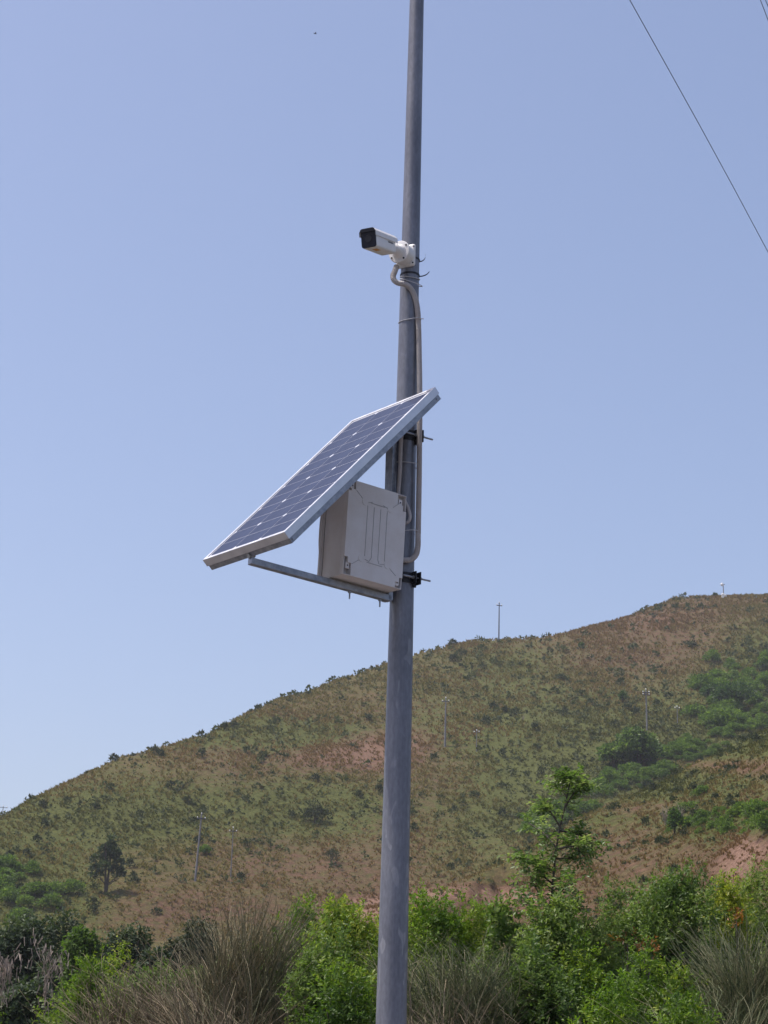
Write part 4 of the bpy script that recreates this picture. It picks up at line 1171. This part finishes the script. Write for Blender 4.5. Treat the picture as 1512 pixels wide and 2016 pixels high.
LB('leafy_shrub', 1165, 1830, 150, 20, 'mid', 'green shaded bush right of the slender tree', seed=60, n=3000, tintoff=.22)
LB('mastic_bush', 1150, 1870, 110, 19, 'bright', 'low yellow green bush in front of the shaded one', seed=69, n=2000, gscale=.7)
LB('mastic_bush', 1215, 1752, 130, 21.5, 'mid', 'tall loose green bush right of the slender tree', seed=61, n=3000, tintoff=.05)
LB('mastic_bush', 1320, 1722, 180, 21, 'mid', 'tallest green bush in the right half, with drooping shoots', seed=62, n=5000, tintoff=.05, gscale=.7)
LB('mastic_bush', 1290, 1880, 240, 18.5, 'lentisk', 'dark green bush under the tall one, with light shoot tips', seed=63, n=4200, gscale=.9)
LB('mastic_bush', 1200, 1930, 180, 17, 'bright', 'low bush with yellow green shoots at the bottom, right half', seed=64, n=2600, gscale=.9, tintoff=-.05)
LB('mastic_bush', 1435, 1735, 110, 21.5, 'lentisk', 'green bush with yellow leaves near the right edge', seed=65, n=2600, tintoff=-.02, gscale=.9)
LB('leafy_shrub', 1495, 1715, 110, 23, 'mid', 'pale green shrub at the right edge', seed=66, n=2400, tintoff=.15)
BB('broom_bush', 1475, 1815, 170, 18.5, 'broomgreen', 'blue green broom bush at the right edge', seed=47, n=2400, arch=.35)
BB('broom_bush', 1400, 1925, 240, 16.8, 'broomgreen', 'low arching broom in the bottom right corner', seed=48, n=1700, arch=1.0, tangle=.25)
LB('mastic_bush', 1340, 1965, 200, 16, 'lentisk', 'low green bush at the bottom edge left of the corner broom', seed=67, n=2200, gscale=.8)
for i, (x, yt, w, lb) in enumerate(((-110, 1860, 230, 'green bush just outside the left edge of the picture'), (-330, 1840, 260, 'green bush further outside the left edge'),
                                    (1620, 1780, 240, 'green bush just outside the right edge of the picture'), (1840, 1800, 260, 'green bush further outside the right edge'))):
    LB('mastic_bush', x, yt, w, 21, 'mid' if i % 2 else 'lentisk', lb, seed=340+i, n=2200)
# rust coloured dying leaves
for (x, y, w, sd, lb) in ((1235, 1858, 46, 71, 'patch of rust orange leaves on a dying shoot in the dark bush'), (1275, 1865, 26, 72, 'smaller orange dying shoot right of the larger rust patch'), (1450, 1812, 22, 73, 'orange leaves on a shoot of the bush near the right edge')):
    Y = 19.6; s = Y/FPX; rg = np.random.default_rng(sd)
    p = at(x, y, Y); zt = float(terrain(p.x, Y))
    root = empty('dying_shoot', Matrix.Translation((p.x, Y, zt)), lb, 'shoot')
    P, out = lobes_points(12, [(0, 0, p.z - zt, w*s*.55, .3, w*s*.35), (w*s*.4, .1, p.z - zt - w*s*.6, w*s*.4, .2, w*s*.4)], rg, .2)
    me = leaf_mesh('foliage', *sprig_leaves(P, out, rg, 7, .09, .042, .018, base_tint=.15 + .7*rg.random(12))); link('foliage', me, FM['rust'], root)
    m = MB()
    m.tube([(0, 0, -.05), (.03, 0, (p.z-zt)*.5), (0, 0, p.z-zt)], [.012, .009, .005], 5)
    for k in range(0, 12, 3): m.tube([(0, 0, (p.z-zt)*.9), tuple(P[k])], [.004, .002], 4)
    m.build('stem', M_bark, root)

# slender tree with feathery compound leaves
def slender_tree():
    Y = 20.0; s = Y/FPX
    base = at(1078, 1990, Y); zt = float(terrain(base.x, Y)); base.z = zt
    rg = np.random.default_rng(77)
    root = empty('slender_tree', Matrix.Translation(base), 'slender young tree with feathery compound leaves right of the pole', 'tree')
    T = lambda x, y, d=0.0: at(x, y, Y + d) - base
    mb = MB()
    trunk = catmull([Vector((0, 0, -.05)), T(1081, 1860), T(1086, 1770), T(1092, 1700), T(1100, 1640), T(1112, 1590), T(1122, 1540)], .15)
    mb.tube(trunk, list(np.linspace(.030, .006, len(trunk))), 8)
    limbs = [[(1085,1790),(1050,1740),(1035,1690)],[(1090,1715),(1060,1700),(1030,1688)],[(1096,1670),(1070,1640),(1040,1620)],[(1096,1672),(1130,1665),(1165,1660)],[(1102,1635),(1125,1640),(1160,1650)],
             [(1104,1630),(1085,1600),(1075,1590)],[(1112,1590),(1130,1560),(1150,1545)],[(1116,1570),(1105,1550),(1100,1545)],[(1085,1780),(1110,1750),(1125,1735)],[(1088,1740),(1070,1725),(1060,1712)],[(1100,1650),(1120,1655),(1150,1685)],[(1083,1830),(1050,1790),(1020,1775)],[(1083,1835),(1115,1800),(1130,1790)],[(1094,1690),(1115,1690),(1135,1680)]]
    tips = []
    for l in limbs:
        dd = rg.normal()*.25
        c = catmull([T(*l[0]), T(*l[1], dd*.5), T(*l[2], dd)], .08)
        mb.tube(c, list(np.linspace(.011, .004, len(c))), 6)
        for q in np.linspace(len(c)*.35, len(c)-1, 7): tips.append((c[int(q)], (c[-1] - c[0]).normalized()))
    for q in range(len(trunk)//3, len(trunk)): tips.append((trunk[q], Vector((rg.normal(), rg.normal(), .4)).normalized()))
    for k in range(10): tips.append((trunk[-1], Vector((rg.normal(), rg.normal(), .6)).normalized()))
    mb.build('trunk', M_bark, root, True)
    Ps, Ds, Ns, Ls, Ws, Ts = [], [], [], [], [], []
    rach = MB()
    for (p, d) in tips:
        for k in range(3):
            dr = (d*.7 + Vector((rg.normal(), rg.normal(), .35 + .6*rg.normal()))*.7).normalized()
            L = .15 + .14*rg.random(); tb = .25 + .6*rg.random()
            c = [p + dr*L*t - Vector((0, 0, 1))*L*(.1 + .35*tb)*t*t for t in np.linspace(0, 1, 6)]
            rach.tube(c[::2], .0022, 4)
            for i in range(1, 6):
                tan = (c[i] - c[i-1]).normalized(); side = tan.cross(Vector((0, 0, 1)))
                side = side.normalized() if side.length > .01 else Vector((1, 0, 0))
                up = side.cross(tan).normalized()
                for sg in (-1, 1):
                    dv = (side*sg + tan*.45 - Vector((0, 0, .25)) + Vector(rg.normal(size=3)*.35)).normalized()
                    nv = dv.cross(tan)*sg
                    nv = (-(nv) if nv.z < 0 else nv).normalized() + Vector(rg.normal(size=3)*.15)
                    Ps.append(c[i]); Ds.append(dv); Ns.append(nv.normalized()); Ls.append(.060*(.7+.5*rg.random())); Ws.append(.026); Ts.append(tb + .1*rg.normal())
    link('foliage', leaf_mesh('foliage', np.array(Ps, float), np.array(Ds, float), np.array(Ns, float), np.array(Ls), np.array(Ws), np.array(Ts)), FM['ash'], root)
    tag(rach.build('leaf_stalks', M_bark, root), kind='stuff')
slender_tree()
# dry seed stalks at the left edge
dead_branch(85, 2010, 150, 'pale dry stalk with hanging seed clusters at the lower left', 81, Y=20, n=13, lean=.05)
dead_branch(2, 1990, 120, 'pale dry branch with seed clusters at the left edge', 82, Y=19, n=13)
